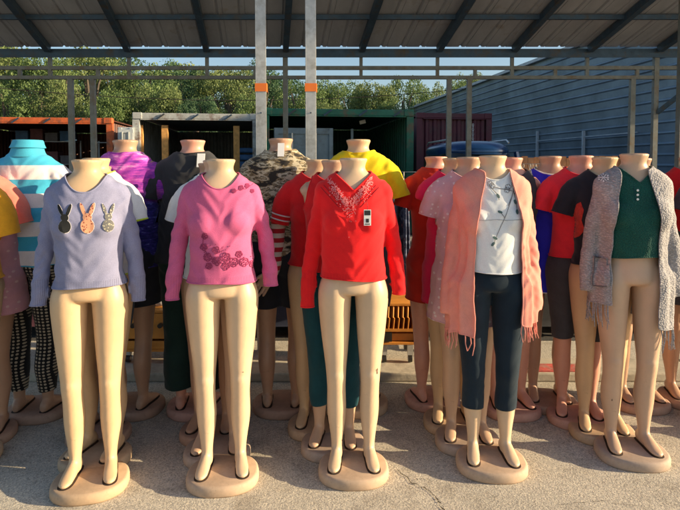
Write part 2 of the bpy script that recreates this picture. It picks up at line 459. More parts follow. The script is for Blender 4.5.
# surface decorations laid on a garment
class Surf:
    def __init__(s, v, t, man): 
        s.b = BVHTree.FromPolygons([tuple(x) for x in v], [tuple(map(int, x)) for x in t]); s.m = man
        s.inv = (Matrix.Translation(man.location) @ Matrix.Rotation(man.rotation_euler.z, 4, 'Z') @ Matrix.Scale(man.scale.x, 4)).inverted()
        s.cp = s.inv @ Vector((0, 0, CH))
    def px(s, x, y):
        p = s.inv @ at(x, y, s.m.location.y-.1); d = (p-s.cp).normalized()
        h, n, i, dist = s.b.ray_cast(s.cp, d)
        if h is None: return None
        if n.dot(d) > 0: n = -n
        return h, n
def decal(sf, polys, name, mat, parent, off=.003, thick=.0015, sub=2):
    mb = MB()
    for poly in polys:
        tr = tessellate_polygon([[Vector((x, y, 0)) for x, y in poly]])
        bm = bmesh.new(); vs = [bm.verts.new((x, y, 0)) for x, y in poly]
        for a in tr:
            try: bm.faces.new([vs[i] for i in a])
            except Exception: pass
        for _ in range(sub): bmesh.ops.subdivide_edges(bm, edges=[e for e in bm.edges if e.calc_length() > .8], cuts=1, use_grid_fill=True)
        bmesh.ops.triangulate(bm, faces=bm.faces)
        bm.verts.index_update(); P = [sf.px(v.co.x, v.co.y) for v in bm.verts]
        k = len(mb.v); mb.v += [(h[0]+h[1]*off) if h else Vector((0, 0, -9)) for h in P]
        for f in bm.faces:
            ids = [v.index for v in f.verts]
            if all(P[i] for i in ids) and max((mb.v[k+a]-mb.v[k+b]).length for a in ids for b in ids) < .04: mb.f.append(tuple(k+i for i in ids))
        bm.free()
    used = sorted({i for f in mb.f for i in f}); mp = {a: i for i, a in enumerate(used)}
    mb.v = [mb.v[i] for i in used]; mb.f = [tuple(mp[i] for i in f) for f in mb.f]
    o = mb.build(name, mat, parent); so = o.modifiers.new('t', 'SOLIDIFY'); so.thickness = thick; so.offset = 0; return o
def ribbon(pts, w):
    pts = [Vector((x, y)) for x, y in pts]; L = []; Rr = []
    for i, p in enumerate(pts):
        d = (pts[min(i+1, len(pts)-1)]-pts[max(i-1, 0)]).normalized(); n = Vector((-d.y, d.x))*w/2; L.append(tuple(p+n)); Rr.append(tuple(p-n))
    return L+Rr[::-1]
def arc(cx, cy, r, a0, a1, n=8, k=1): return [(cx+r*math.cos(R(a0+(a1-a0)*i/n)), cy+k*r*math.sin(R(a0+(a1-a0)*i/n))) for i in range(n+1)]
def ell(cx, cy, a, b, rot=0, n=12):
    c, q = math.cos(R(rot)), math.sin(R(rot))
    return [(cx+a*math.cos(2*math.pi*i/n)*c-b*math.sin(2*math.pi*i/n)*q, cy+a*math.cos(2*math.pi*i/n)*q+b*math.sin(2*math.pi*i/n)*c) for i in range(n)]

def mannequin(px, py, npy, label, skin='tan', male=False, rz=0, group='headless display mannequins in rows', X=None, hscale=None):
    p = gp(px, py); m = thing('mannequin', label, 'mannequin', p, R(rz), group)
    s = at(px, npy, p.y).z/1.5 if hscale is None else hscale
    m.scale = (s, s, s)
    put('body', BODY[male], SKIN[skin], m); b = put('base', BASE, SBASE[skin], m)
    for k in (-1, 1):
        put('foot_slot', SLOT[k], M_SLOT, b)
    return m

# ------------------------------------------------------------------ light and air
E_SUN, A_SUN = R(15), R(6.5)
w = bpy.data.worlds.new('World'); sc.world = w; w.use_nodes = True
nt = w.node_tree; bg = nt.nodes['Background']; sky = nt.nodes.new('ShaderNodeTexSky'); sky.sky_type = 'NISHITA'
sky.sun_disc = False; sky.sun_elevation = E_SUN; sky.sun_rotation = R(90)+A_SUN; sky.air_density = 1.0; sky.dust_density = 1.2; sky.ozone_density = 1.5
nt.links.new(sky.outputs['Color'], bg.inputs['Color']); bg.inputs['Strength'].default_value = .10
sl = bpy.data.lights.new('sun', 'SUN'); sl.energy = 5.0; sl.angle = R(.5); sl.color = (1, .79, .50)
so_ = bpy.data.objects.new('sun', sl); COL.objects.link(so_)
sundir = Vector((math.cos(A_SUN)*math.cos(E_SUN), -math.sin(A_SUN)*math.cos(E_SUN), math.sin(E_SUN)))
so_.rotation_euler = sundir.to_track_quat('Z', 'Y').to_euler(); so_.location = (8, -2, 6)
vs = sc.view_settings; vs.view_transform = 'Standard'; vs.look = 'None'; vs.exposure = .95; vs.gamma = 1; vs.use_curve_mapping = False
sc.cycles.max_bounces = 8; sc.cycles.use_denoising = True

# ------------------------------------------------------------------ ground
def ground_mat():
    m, nt, b = new_mat('worn sandy concrete'); v = coords(nt)
    big = noise_n(nt, v, 1.1, 6, .6); fine = noise_n(nt, v, 170, 4, .75); vor = N(nt, 'ShaderNodeTexVoronoi', i_Scale=120.0); nt.links.new(v, vor.inputs['Vector'])
    r = ramp(nt, [(.3, (.47, .435, .375)), (.7, (.60, .56, .49))]); nt.links.new(big.outputs['Fac'], r.inputs['Fac'])
    r2 = ramp(nt, [(.25, (.45, .43, .4)), (.5, (.9, .9, .88)), (.75, (1.35, 1.3, 1.2))]); nt.links.new(fine.outputs['Fac'], r2.inputs['Fac'])
    o = mixc(nt, .55, r.outputs['Color'], r2.outputs['Color'], 'MULTIPLY')
    st = noise_n(nt, v, 3.5, 8, .7); r3 = ramp(nt, [(.50, (0, 0, 0)), (.70, (.8, .8, .8))]); nt.links.new(st.outputs['Fac'], r3.inputs['Fac'])
    o = mixc(nt, r3.outputs['Color'], o, (.27, .235, .19))
    vc = N(nt, 'ShaderNodeTexVoronoi', i_Scale=170.0); nt.links.new(v, vc.inputs['Vector']); bw = nt.nodes.new('ShaderNodeRGBToBW'); nt.links.new(vc.outputs['Color'], bw.inputs[0])
    r4 = ramp(nt, [(.22, (.35, .32, .28)), (.36, (.9, .88, .85)), (.62, (1.05, 1.02, .98)), (.8, (1.7, 1.6, 1.4))]); nt.links.new(bw.outputs[0], r4.inputs['Fac']); o = mixc(nt, .45, o, r4.outputs['Color'], 'MULTIPLY')
    nt.links.new(o, b.inputs['Base Color']); b.inputs['Roughness'].default_value = .95; b.inputs['Specular IOR Level'].default_value = .2
    ad = N(nt, 'ShaderNodeMath', operation='ADD'); nt.links.new(fine.outputs['Fac'], ad.inputs[0]); nt.links.new(vor.outputs['Distance'], ad.inputs[1])
    bump(nt, b, ad.outputs[0], .55, .0018); return m
g = mesh_obj('ground', [(-400, -30, 0), (400, -30, 0), (400, 700, 0), (-400, 700, 0)], [(0, 1, 2, 3)], ground_mat()); tag(g, kind='structure')
# crack in the concrete
rnd = random.Random(4)
def crack(pts, w0):
    P = []
    for i in range(len(pts)-1):
        for k in range(7):
            t = k/7; P.append((pts[i][0]*(1-t)+pts[i+1][0]*t+rnd.uniform(-1.5, 1.5), pts[i][1]*(1-t)+pts[i+1][1]*t+rnd.uniform(-1, 1)))
    P.append(pts[-1]); V = []; F = []
    for i, p in enumerate(P):
        q = gp(*p, .004); n = Vector((.6, .8, 0)); wv = w0*rnd.uniform(.3, 1.3); V += [q-n*wv, q+n*wv]
    for i in range(len(P)-1): F.append((2*i, 2*i+2, 2*i+3, 2*i+1))
    return V, F
mb = MB()
for pts, w0 in (([(398, 470), (412, 482), (428, 490), (438, 500), (444, 512)], .0032), ([(412, 482), (420, 478), (430, 480)], .0015), ([(560, 505), (600, 500), (640, 506)], .001)):
    mb.add(*crack(pts, w0))
tag(mb.build('ground_crack', plain('crack dark', (.05, .04, .03), .95)), kind='structure')
# kerb across the lot behind the mannequins, and the asphalt beyond
m_kerb = plain('pale kerb concrete', (.52, .46, .36), .9, var=.25, nscale=5, bumpd=.004, dirt=(.25, .22, .18))
mb = MB(); x = -14
while x < 14:
    mb.box((x+.745, 3.86, .032), (1.485, .30, .064)); x += 1.5
kb = mb.build('kerb', m_kerb, bevel=.012); tag(kb, kind='structure')
rk = MB().box((1.42, 3.80, .068), (.62, .14, .008)); tag(rk.build('red_kerb_marking', plain('faded red paint', (.55, .10, .08), .8, var=.4, nscale=20, dirt=(.4, .32, .26))), kind='structure')
def asphalt():
    return plain('asphalt', (.060, .056, .052), .92, var=.35, nscale=7, bumpd=.006, dirt=(.11, .09, .07))
tag(mesh_obj('asphalt_yard', [(-60, 4.6, .004), (60, 4.6, .004), (60, 26, .004), (-60, 26, .004)], [(0, 1, 2, 3)], asphalt()), kind='structure')

# ------------------------------------------------------------------ canopy (steel roof on posts)
M_steel = plain('dark blue grey painted steel', (.055, .095, .145), .5, .4, var=.2, nscale=9, dirt=(.10, .08, .06))
M_post = plain('grey painted steel post', (.21, .22, .21), .55, .3, var=.2, nscale=9, dirt=(.2, .15, .1))
M_galv = plain('galvanised steel', (.56, .56, .54), .42, .35, var=.16, nscale=22, bumpd=.0006, dirt=(.42, .40, .36))
def roof_mat():
    m, nt, b = new_mat('underside of grey brown roof sheet'); v = coords(nt, (1, .2, 1)); n = noise_n(nt, v, 3, 7, .65)
    r = ramp(nt, [(.3, (.35, .37, .41)), (.7, (.50, .52, .56))]); nt.links.new(n.outputs['Fac'], r.inputs['Fac'])
    v2 = coords(nt); n2 = noise_n(nt, v2, 2.2, 8, .7); r2 = ramp(nt, [(.58, (0, 0, 0)), (.7, (.6, .6, .6))]); nt.links.new(n2.outputs['Fac'], r2.inputs['Fac'])
    o = mixc(nt, r2.outputs['Color'], r.outputs['Color'], (.28, .22, .17)); nt.links.new(o, b.inputs['Base Color']); b.inputs['Roughness'].default_value = .55; b.inputs['Metallic'].default_value = .2
    return m
canopy = thing('canopy', 'wide steel canopy with ribbed metal roof on slim grey posts over the clothes stalls', 'canopy', (0, 8.5, 0))
canopy_y = 8.5; SL = .29; SK = -.135
def rz_(Y): return 3.215+SL*(8.5-Y)
Y0r, Y1r = 3.2, 8.5
def roofx(x8, Y): return x8+SK*(Y-8.5)          # lines of the roof run away at a slight skew
V = []; F = []; xs = []; x = -9.0
while x < 9.5:
    for dx, dz in ((0, 0), (.15, 0), (.165, .022), (.185, .022), (.20, 0), (.245, 0), (.25, .008), (.26, .008), (.265, 0)): xs.append((x+dx, dz))
    x += .305
for Y in (Y0r, Y1r):
    for xx, dz in xs: V.append((roofx(xx, Y), Y-8.5, rz_(Y)+.105+dz))
n = len(xs)
for i in range(n-1): F.append((i, i+1, n+i+1, n+i))
roof = mesh_obj('roof_sheet', V, F, roof_mat(), canopy); q = roof.modifiers.new('t', 'SOLIDIFY'); q.thickness = .003
raft_px = [-30, 50, 129, 207, 285.5, 361, 437.5, 512, 587, 656, 735]
for px in raft_px:
    x8 = at(px, 55, 8.5).x
    mb = MB(); mb.bar((roofx(x8, 8.42), -.08, rz_(8.42)-.015+.045), (roofx(x8, Y0r+.05), Y0r+.05-8.5, rz_(Y0r+.05)-.015+.045), .085, .10)
    mb.build('rafter', M_steel, canopy)
for Y in (7.6, 6.3, 5.0, 3.7):
    MB().box((0, Y-8.5-.001, rz_(Y)+.052), (18, .05, .062)).build('purlin', M_steel, canopy)
mb = MB(); mb.box((0, 0, 3.222), (18.2, .10, .115)); mb.box((0, -.056, 3.155), (18.2, .008, .02)); mb.build('eave_beam', M_steel, canopy)
zc1, zc2 = at(340, 68, 8.5).z, at(340, 77.5, 8.5).z
MB().box((0, .0, zc1), (13, .06, .055)).build('truss_chord', M_post, canopy); MB().box((-.4, .002, zc2), (11.6, .06, .052)).build('truss_chord', M_post, canopy)
for px in raft_px[1:-1]:
    x8 = at(px, 60, 8.5).x; MB().bar((x8, .0, 3.163), (x8, .0, zc2+.027), .05, .05).build('truss_strut', M_post, canopy)
for px in (98, 255, 475, 555, 637, 20):
    x8 = at(px, 72, 8.5).x; MB().bar((x8, .0, zc1-.028), (x8, .0, zc2+.027), .05, .05).build('truss_strut', M_post, canopy)
for px, top in ((71, zc2-.027), (93, zc2-.027), (285.5, 3.16), (449, zc2-.027), (469, zc2-.027), (632, zc2-.027), (655, 3.16), (-16, zc2-.027)):
    x8 = at(px, 100, 8.5).x
    mb = MB(); mb.box((x8, .0, top/2), (.072, .072, top)); mb.box((x8, 0, .006), (.2, .2, .012)); mb.build('post', M_post, canopy)
x8 = at(655, 113, 8.5).x
MB().bar((x8+.02, -.02, at(655, 113, 8.5).z), (roofx(x8+.9, 7.2), -1.3, rz_(7.2)+.03), .06, .06).build('brace', M_steel, canopy)
M_tape = plain('orange marker tape', (.95, .22, .03), .5, var=.1)
for px in (261.5, 311):
    p = at(px, 88, 4.25); top = rz_(4.25)+.0; lx = p.x; ly = 4.25-8.5
    mb = MB(); mb.box((lx, ly, top/2), (.062, .07, top)); mb.box((lx-.036, ly-.033, top/2), (.010, .004, top)); mb.box((lx+.036, ly-.033, top/2), (.010, .004, top)); mb.box((lx, ly, .006), (.18, .18, .012))
    po = mb.build('front_post', M_galv, canopy, bevel=.003)
    for k in range(9): 
        MB().tube([(lx, ly-.036, 1.9+k*.3), (lx, ly-.0385, 1.9+k*.3)], .006, 10).build('bolt', M_steel, po) if k % 3 == 0 else None
    z = p.z; MB().box((lx, ly, z), (.090, .078, .062)).build('marker_tape', M_tape, po)
cp = at(679.5, 120, 6.0); mb = MB(); mb.box((cp.x+.02, 6.0-8.5, (rz_(6.0))/2), (.08, .08, rz_(6.0))); mb.build('post', M_post, canopy)

# ------------------------------------------------------------------ ribbed steel barn at the right
barn = thing('metal_barn', 'long blue-grey metal barn with horizontal ribbed siding behind the canopy', 'barn', (8.0, 11, 0))
def wx(Y): return 9.3-.145*Y-8.0
Yn, Yf, H = 9.0, 62.0, 5.0
V = []; F = []; prof = []; z = 0
while z < H-.01:
    prof += [(z, .05), (z+.03, .0), (z+.20, .012), (z+.235, .052)]; z += .25
for Y in (Yn, Yf):
    for z, d in prof: V.append((wx(Y)-d, Y-11, z))
n = len(prof); F = [(i, n+i, n+i+1, i+1) for i in range(n-1)]
M_barn = plain('blue grey steel siding', (.20, .26, .325), .40, .35, var=.25, nscale=.9, dirt=(.14, .18, .22))
wl = mesh_obj('wall', V, F, M_barn, barn)
mesh_obj('roof', [(wx(Yn)-.12, Yn-11, H+.02), (wx(Yf)-.12, Yf-11, H+.02), (wx(Yf)+6, Yf-11+.9, H+1.9), (wx(Yn)+6, Yn-11+.9, H+1.9)], [(0, 1, 2, 3)], plain('pale barn roof', (.42, .46, .50), .4, .3), barn)
mb = MB(); mb.bar((wx(Yn)-.10, Yn-11, H-.02), (wx(Yf)-.10, Yf-11, H-.02), .12, .10); mb.build('gutter', plain('pale gutter', (.45, .48, .5), .5), barn)
M_near = M_barn; mesh_obj('end_wall', [(wx(Yn), Yn-11, 0), (wx(Yn)+6, Yn-10.1, 0), (wx(Yn)+6, Yn-10.1, H+1.9), (wx(Yn), Yn-11, H)], [(0, 1, 2, 3)], M_barn, barn)
for px in (539.5, 586):
    p = at(px, 131, 20.0 if px < 560 else 15.6); Y = FPX*9.3/(px-261); p = at(px, 131, Y)
    MB().bar((wx(Y)-.09, Y-11, .0), (wx(Y)-.09, Y-11, p.z), .07, .07).build('guard_post', plain('pale steel', (.45, .5, .55), .5), barn)
p1 = FPX*9.3/(539.5-261); p2 = FPX*9.3/(640-261)
MB().bar((wx(p1)-.09, p1-11, 2.3), (wx(p2)-.09, p2-11, 2.3), .03, .03).build('guard_rail', plain('pale steel', (.35, .4, .45), .5), barn)

# ------------------------------------------------------------------ shipping containers
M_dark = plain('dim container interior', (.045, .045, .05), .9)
M_wood = plain('raw timber', (.62, .31, .09), .75, var=.3, nscale=12)
def container(name_label, x0, x1, ytop, col, pxY, open_=True, rail=None, rz=7, depth=5.0, group='shipping containers behind the stalls', h=2.6, metal='corrugated'):
    a = at(x0, ytop, pxY); hgt = a.z
    # the right end lies on the ray of x1 along the skewed front
    d = Vector((math.cos(R(rz)), math.sin(R(rz)), 0)); r1 = ray(x1, ytop); k = r1.x/r1.y
    t = (k*a.y-a.x)/(d.x-k*d.y); L = t
    c = thing('shipping_container', name_label, 'container', (a.x, a.y, 0), R(rz), group)
    m = plain('container paint '+str(x0), col, .55, .1, var=.2, nscale=4, dirt=tuple(q*.5+.03 for q in col)); mr = plain('container rail '+str(x0), rail, .55, .1, var=.22, nscale=7, dirt=(.16, .08, .05)) if rail else m
    def corr(p, q, zz0, zz1, amp=.035):
        p = Vector(p); q = Vector(q); dd = q-p; ln = dd.length; dd.normalize(); nn = Vector((dd.y, -dd.x, 0)); V = []; s = 0; pts = []
        while s < ln:
            for o, aa in ((0, 0), (.07, 0), (.10, 1), (.17, 1), (.20, 0)): 
                if s+o <= ln: pts.append(p+dd*(s+o)+nn*amp*aa)
            s += .2
        pts.append(q); n = len(pts)
        return [Vector((*v.xy, zz0)) for v in pts]+[Vector((*v.xy, zz1)) for v in pts], [(i, i+1, n+i+1, n+i) for i in range(n-1)]
    for nm, p, q in (('side_wall', (.05, .1, 0), (.05, depth, 0)), ('side_wall', (L-.05, depth, 0), (L-.05, .1, 0)), ('back_wall', (.05, depth, 0), (L-.05, depth, 0))):
        mb = MB(); mb.add(*corr(p, q, .12, hgt-.1)); o = mb.build(nm, m, c)
    MB().box((L/2, depth/2+.05, hgt-.055), (L-.02, depth, .03)).build('roof', m, c)
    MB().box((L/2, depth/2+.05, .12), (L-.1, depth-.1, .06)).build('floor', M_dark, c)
    mb = MB(); mb.box((L/2, 0, hgt-.06), (L, .14, .12)); mb.box((L/2, -.055, hgt-.135), (L-.3, .03, .03))
    for xx in (.10, L-.10): mb.box((xx, -.005, hgt-.06), (.19, .16, .135))
    tr = mb.build('top_rail', mr, c, bevel=.01)
    mb = MB(); mb.box((L/2, 0, .08), (L-.22, .14, .16)); mb.build('bottom_rail', mr, c)
    for xx in (.07, L-.07): MB().box((xx, .0, hgt/2), (.14, .13, hgt-.26)).build('corner_post', mr, c)
    for k in range(int(L/.7)): 
        xx = .5+k*.7
        if xx < L-.3 and open_: MB().bar((xx, -.09, hgt-.13), (xx+.16, -.10, hgt-.02), .022, .03).build('lashing_hook', M_steel, tr)
    if not open_:
        mb = MB(); mb.add(*corr((.14, .03, 0), (L-.14, .03, 0), .16, hgt-.13, .04)); mb.build('front_wall', m, c)
    return c, L, hgt, m, mr
cA = container('container with rusty orange top rail and open dark front at far left', -75, 113, 116.5, (.10, .03, .015), 12.6, rail=(.62, .13, .035))
cB = container('open container with pale grey top rail and timber posts inside', 133, 259, 113, (.20, .22, .22), 11.6, rail=(.46, .47, .45))
cC = container('dark green open container with blue-grey door panel behind yellow shirt', 262, 413, 108.5, (.020, .13, .085), 10.7, rail=(.020, .15, .095))
cD = container('closed dark maroon corrugated container beside the metal barn', 416, 491, 113, (.10, .018, .035), 13.2, open_=False)
def inc(c, px, py, dy=0):     # picture point on the container's front plane, in its own frame
    M = Matrix.Translation(c.location) @ Matrix.Rotation(c.rotation_euler.z, 4, 'Z'); I = M.inverted()
    o = I @ Vector((0, 0, CH)); d = (I @ (Vector((0, 0, CH))+ray(px, py)))-o; t = (dy-o.y)/d.y; return o+d*t
# timber posts, doors, labels
for px in (140, 165, 236.5):
    p = inc(cB[0], px, 130, .12); MB().box((p.x, .12, 1.2), (.13, .09, 2.3)).build('timber_post', M_wood, cB[0])
M_door = plain('blue grey container door', (.17, .23, .27), .5, .2, var=.15, dirt=(.12, .14, .15))
def door(c, x0, x1, mat, h, ang=0, label=None, name='door', yo=-.09):
    p = inc(c, x0, 130, yo); q = inc(c, x1, 130, yo); W = q.x-p.x; mb = MB(); mb.box((W/2, 0, h/2), (W, .04, h-.0))
    for z in (.08, h*.33, h*.66, h-.08): mb.box((W/2, -.03, z), (W-.02, .025, .07))
    for xx in (.05, W-.05): mb.box((xx, -.031, h/2), (.06, .025, h-.02))
    d = mb.build(name, mat, c); d.location = (p.x, yo, .14); d.rotation_euler = (0, 0, ang)
    b = MB()
    for xx in (W*.3, W*.7): b.tube([(xx, -.065, .1), (xx, -.065, h-.1)], .02, 8)
    b.build('lock_bar', plain('lock bar steel', (.4, .42, .42), .45, .5), d)
    if label: d['label'] = label
    return d
door(cC[0], 274, 333, M_door, 2.08, label='blue-grey ribbed door panel')
door(cB[0], 118, 134, plain('pale grey door', (.50, .53, .54), .5, .1, dirt=(.3, .3, .28)), 2.15, label='pale grey open door with frame')
p = inc(cC[0], 362.5, 122, .6); MB().box((p.x, .6, p.z), (.13, .01, .075), Matrix.Rotation(R(-14), 3, 'Y')).build('white_notice', plain('white card', (.8, .8, .78), .6), cC[0])
p = inc(cC[0], 352, 130, .45); MB().box((p.x, .45, 1.2), (.05, .04, 2.1)).build('inner_bar', M_door, cC[0])
# chain hanging on the maroon container
ch = MB(); p = inc(cD[0], 473, 125, -.05)
for k in range(14): ch.tube([(p.x+.018*math.cos(t)*(k % 2 == 0), -.05+.018*math.cos(t)*(k % 2), p.z-.055*k+.035*math.sin(t)) for t in np.linspace(0, 2*math.pi, 9)[:-1]], .007, 5, closed=True)
ch.build('chain', plain('bright chain', (.7, .7, .7), .4, .5), cD[0])
# shelving and goods inside the left and the pale containers
M_cl = [plain('goods %d' % i, c, .85, var=.3) for i, c in enumerate([(.05, .07, .10), (.10, .10, .11), (.14, .10, .07), (.05, .12, .22), (.22, .21, .19), (.12, .05, .05)])]
def shelf(label, pos, rz, W, H, D, n, seed, mats=None):
    r = random.Random(seed); s = thing('shelf_rack', label, 'rack', pos, rz, 'storage racks in the containers'); M_r = plain('rack steel', (.25, .27, .28), .5, .4)
    mb = MB()
    for x in (0, W):
        for y in (0, D): mb.box((x, y, H/2), (.035, .035, H))
    mb.build('frame', M_r, s)
    for k in range(n):
        z = .2+k*(H-.25)/(n-1 or 1); MB().box((W/2, D/2, z), (W-.036, D-.036, .02)).build('shelf', M_r, s)
    return s
def crate_on(label, pos, rz, d, mat, cat='box', grp=None, name='storage_box'):
    mb = MB(); mb.box((0, 0, d[2]/2), d); t = .014
    mb.box((0, 0, d[2]-.02), (d[0]+t, d[1]+t, .035)); o = mb.build(name, mat, bevel=.008); o.location = pos; o.rotation_euler = (0, 0, rz); return tag(o, label, cat, grp)
sA = inc(cA[0], 12, 140, 1.2); M_A = Matrix.Translation(cA[0].location) @ Matrix.Rotation(cA[0].rotation_euler.z, 4, 'Z')
shelf('steel shelf rack in the rusty orange container, on its left', M_A @ Vector((sA.x, 1.2, .15)), R(7), 1.5, 2.0, .5, 4, 1)
s2 = inc(cA[0], 98, 140, .35); shelf('narrow pale shelf rack at the mouth of the orange container', M_A @ Vector((s2.x-.1, .35, .15)), R(7), .35, 1.95, .4, 4, 2)
cols = ['navy', 'charcoal', 'brown', 'blue', 'pale grey', 'dark red']
rr = random.Random(8)
places = ['upper shelf', 'upper shelf', 'middle shelf', 'middle shelf']
for k in range(8):
    lvl = 2+(k//4); x = sA.x+.2+.36*(k % 4); z = .15+.2+lvl*(1.75/3)+.011
    m = M_cl[(k*2+1) % 6]
    crate_on('%s box, number %s from left on the %s of the orange container rack' % (cols[(k*2+1) % 6], ['one', 'two', 'three', 'four'][k % 4], ['middle shelf', 'top shelf'][k//4]), M_A @ Vector((x, 1.45, z)), R(7), (.3, .36, .22+.05*(k % 3)), m, grp='boxes on the container rack')
# blue folded tarps in the pale container
M_B = Matrix.Translation(cB[0].location) @ Matrix.Rotation(cB[0].rotation_euler.z, 4, 'Z')
pb = inc(cB[0], 248, 155, .5)
mb = MB()
for k in range(11): mb.box((0+.01*math.sin(k*2), 0, .08+k*.16), (.42, .4, .12+.02*math.sin(k)))
o = mb.build('tarp_stack', plain('blue tarp', (.04, .13, .30), .6, var=.4, nscale=10), bevel=.03); o.location = M_B @ Vector((pb.x, .62, .15)); tag(o, 'tall stack of folded blue tarps beside the timber post in pale container', 'tarps')

# ------------------------------------------------------------------ blue van
M_van = plain('blue car paint', (.012, .05, .15), .22, .3, var=.05); M_glass = plain('dark car glass', (.02, .025, .03), .08, 0, var=.05)
pv = at(493, 165, 9.2)
van = thing('parked_car', 'blue parked car whose roof rises above the clothes by the barn', 'car', (pv.x, 8.95, 0), R(5)); van.scale = (.86, .74, 1.015)
def carloft(secs, n=48, p=3.2):   # rows (z, cy, hw, hl)
    return vloft([(z, 0, cy, hw, hl) for z, cy, hw, hl in secs], n=n, p=p, sub=4)
v, f = carloft([(.32, 1.9, .84, 2.1), (.42, 1.9, .90, 2.25), (.75, 1.9, .93, 2.28), (1.02, 1.9, .91, 2.22), (1.13, 1.9, .86, 2.12), (1.15, 1.9, .7, 2.0)]); mesh_obj('body', v, f, M_van, van, smooth=True)
v, f = carloft([(1.12, 2.2, .82, 1.75), (1.40, 2.25, .78, 1.6), (1.66, 2.3, .74, 1.45), (1.68, 2.3, .68, 1.4)], p=4); mesh_obj('windows', v, f, M_glass, van, smooth=True)
v, f = carloft([(1.66, 2.3, .76, 1.50), (1.75, 2.3, .78, 1.50), (1.84, 2.3, .70, 1.38), (1.90, 2.3, .48, 1.05), (1.915, 2.3, .2, .6)], p=2.8); mesh_obj('roof', v, f, M_van, van, smooth=True)
for s in (-1, 1):
    MB().bar((s*.77, .78, 1.13), (s*.70, .92, 1.70), .07, .07).build('pillar', M_van, van)
    mb = MB(); mb.tube([(s*.64, 1.2, 1.87), (s*.64, 1.35, 1.925), (s*.64, 3.2, 1.925), (s*.64, 3.35, 1.87)], .016, 8); mb.build('roof_rail', plain('alloy rail', (.7, .7, .7), .3, .6), van, smooth=True)
    for y in (.55, 3.3):
        mb = MB(); mb.tube([(s*.72, y, .34), (s*.93, y, .34)], .34, 28); t = mb.build('wheel', plain('tyre', (.03, .03, .03), .8), van, smooth=True)
        MB().tube([(s*.93, y, .34), (s*.945, y, .34)], .2, 20).build('rim', plain('alloy', (.5, .5, .5), .3, .6), t)
    MB().box((s*.68, -.30, .80), (.28, .12, .13)).build('headlight', plain('lamp glass', (.8, .8, .8), .1), van, bevel=.03)

# ------------------------------------------------------------------ plank fence and clothes rail at the right
pf0, pf1 = at(505, 157, 8.9), at(604, 157, 8.9)
fence = thing('plank_fence', 'low fence of upright reddish brown planks in front of the barn', 'fence', (pf0.x, 8.9, 0))
M_pl = plain('reddish brown planks', (.33, .15, .075), .85, var=.4, nscale=6, dirt=(.2, .12, .08))
mb = MB(); x = 0; k = 0; W = pf1.x-pf0.x; rr = random.Random(3)
while x < W+.6: mb.box((x, rr.uniform(-.008, .008), (pf0.z)/2+rr.uniform(-.02, .02)), (.098, .02, pf0.z)); x += .105
mb.build('planks', M_pl, fence); mb = MB(); mb.box((W/2, .025, .5), (W+.6, .03, .09)); mb.box((W/2, .025, 1.3), (W+.6, .03, .09)); mb.build('cross_rail', M_pl, fence)
FAB = [cloth('hung cloth %d' % i, c, .25) for i, c in enumerate([(.02, .025, .05), (.03, .03, .032), (.05, .07, .12), (.10, .03, .04), (.10, .09, .08), (.015, .05, .05), (.16, .15, .15)])]
def floral():
    def pat(nt, out):
        v = coords(nt); vo = N(nt, 'ShaderNodeTexVoronoi', i_Scale=26.0); nt.links.new(v, vo.inputs['Vector'])
        r = ramp(nt, [(.0, (.30, .30, .36)), (.35, (.12, .15, .24)), (.45, (.03, .04, .08)), (.62, (.40, .16, .20)), (.8, (.35, .35, .38))], 'CONSTANT')
        n = noise_n(nt, v, 22, 4, .7); nt.links.new(n.outputs['Fac'], r.inputs['Fac']); return r.outputs['Color']
    return cloth('blue grey floral', (.3, .3, .3), pattern=pat)
M_floral = floral()
def clothes_rail(label, x0, x1, Y, z, n, seed, mats, rz=0, length=.75):
    r = random.Random(seed); W = x1-x0; s = thing('clothes_rail', label, 'clothes rail', (x0, Y, 0), rz, 'clothes rails behind the mannequins'); M = plain('chrome tube', (.45, .46, .48), .35, .6)
    mb = MB(); mb.tube([(0, 0, .08), (0, 0, z), (W, 0, z), (W, 0, .08)], .014, 8)
    for x in (0, W): mb.tube([(x, -.25, .06), (x, .25, .06)], .014, 8)
    mb.build('frame', M, s, smooth=True)
    for x in (0, W):
        for y in (-.25, .25): MB().tube([(x-.012, y, .03), (x+.012, y, .03)], .03, 14).build('caster', M_SLOT, s)
    for k in range(n):
        x = .08+(W-.16)*(k+.5)/n+r.uniform(-.02, .02); m = r.choice(mats); L = length*r.uniform(.85, 1.15)
        g = thing('hanging_garment', label_g[0] % (k_names[k % len(k_names)]), 'garment', (x0+x, Y, z), rz+R(r.uniform(-12, 12)), 'garments on the clothes rails')
        hk = MB(); hk.tube([(0, 0, -.09), (0, 0, -.05)]+[(0, .02*math.sin(t), -.02+.022*math.cos(t)) for t in np.linspace(-2.5, 1.6, 7)][::-1], .003, 6); hk.tube([(0, -.2, -.15), (0, 0, -.085), (0, .2, -.15)], .007, 6)
        hk.build('hanger', plain('pale hanger', (.65, .6, .52), .4), g)
        def fo(t, zz): return .16*math.sin(t*5+k)*min(1, max(0, (-.2-zz)/.3))
        v, f = vloft([(-.105, 0, 0, .02, .05), (-.125, 0, 0, .03, .16), (-.17, 0, 0, .035, .22), (-.3, 0, 0, .04, .22), (-.3-L*.5, 0, 0, .045, .23), (-.15-L, 0, 0, .05, .24)], n=40, fold=fo)
        mesh_obj('cloth', v, f, m, g, smooth=True)
k_names = ['leftmost', 'second', 'third', 'fourth', 'fifth', 'sixth', 'seventh', 'eighth', 'ninth']
label_g = ['']
pa = at(503, 164, 5.6); pb2 = at(546, 164, 5.6)
label_g[0] = '%s garment from the left on the rail before the plank fence'
clothes_rail('clothes rail with pale hangers in front of the plank fence', pa.x, pb2.x, 5.6, pa.z, 7, 2, FAB)
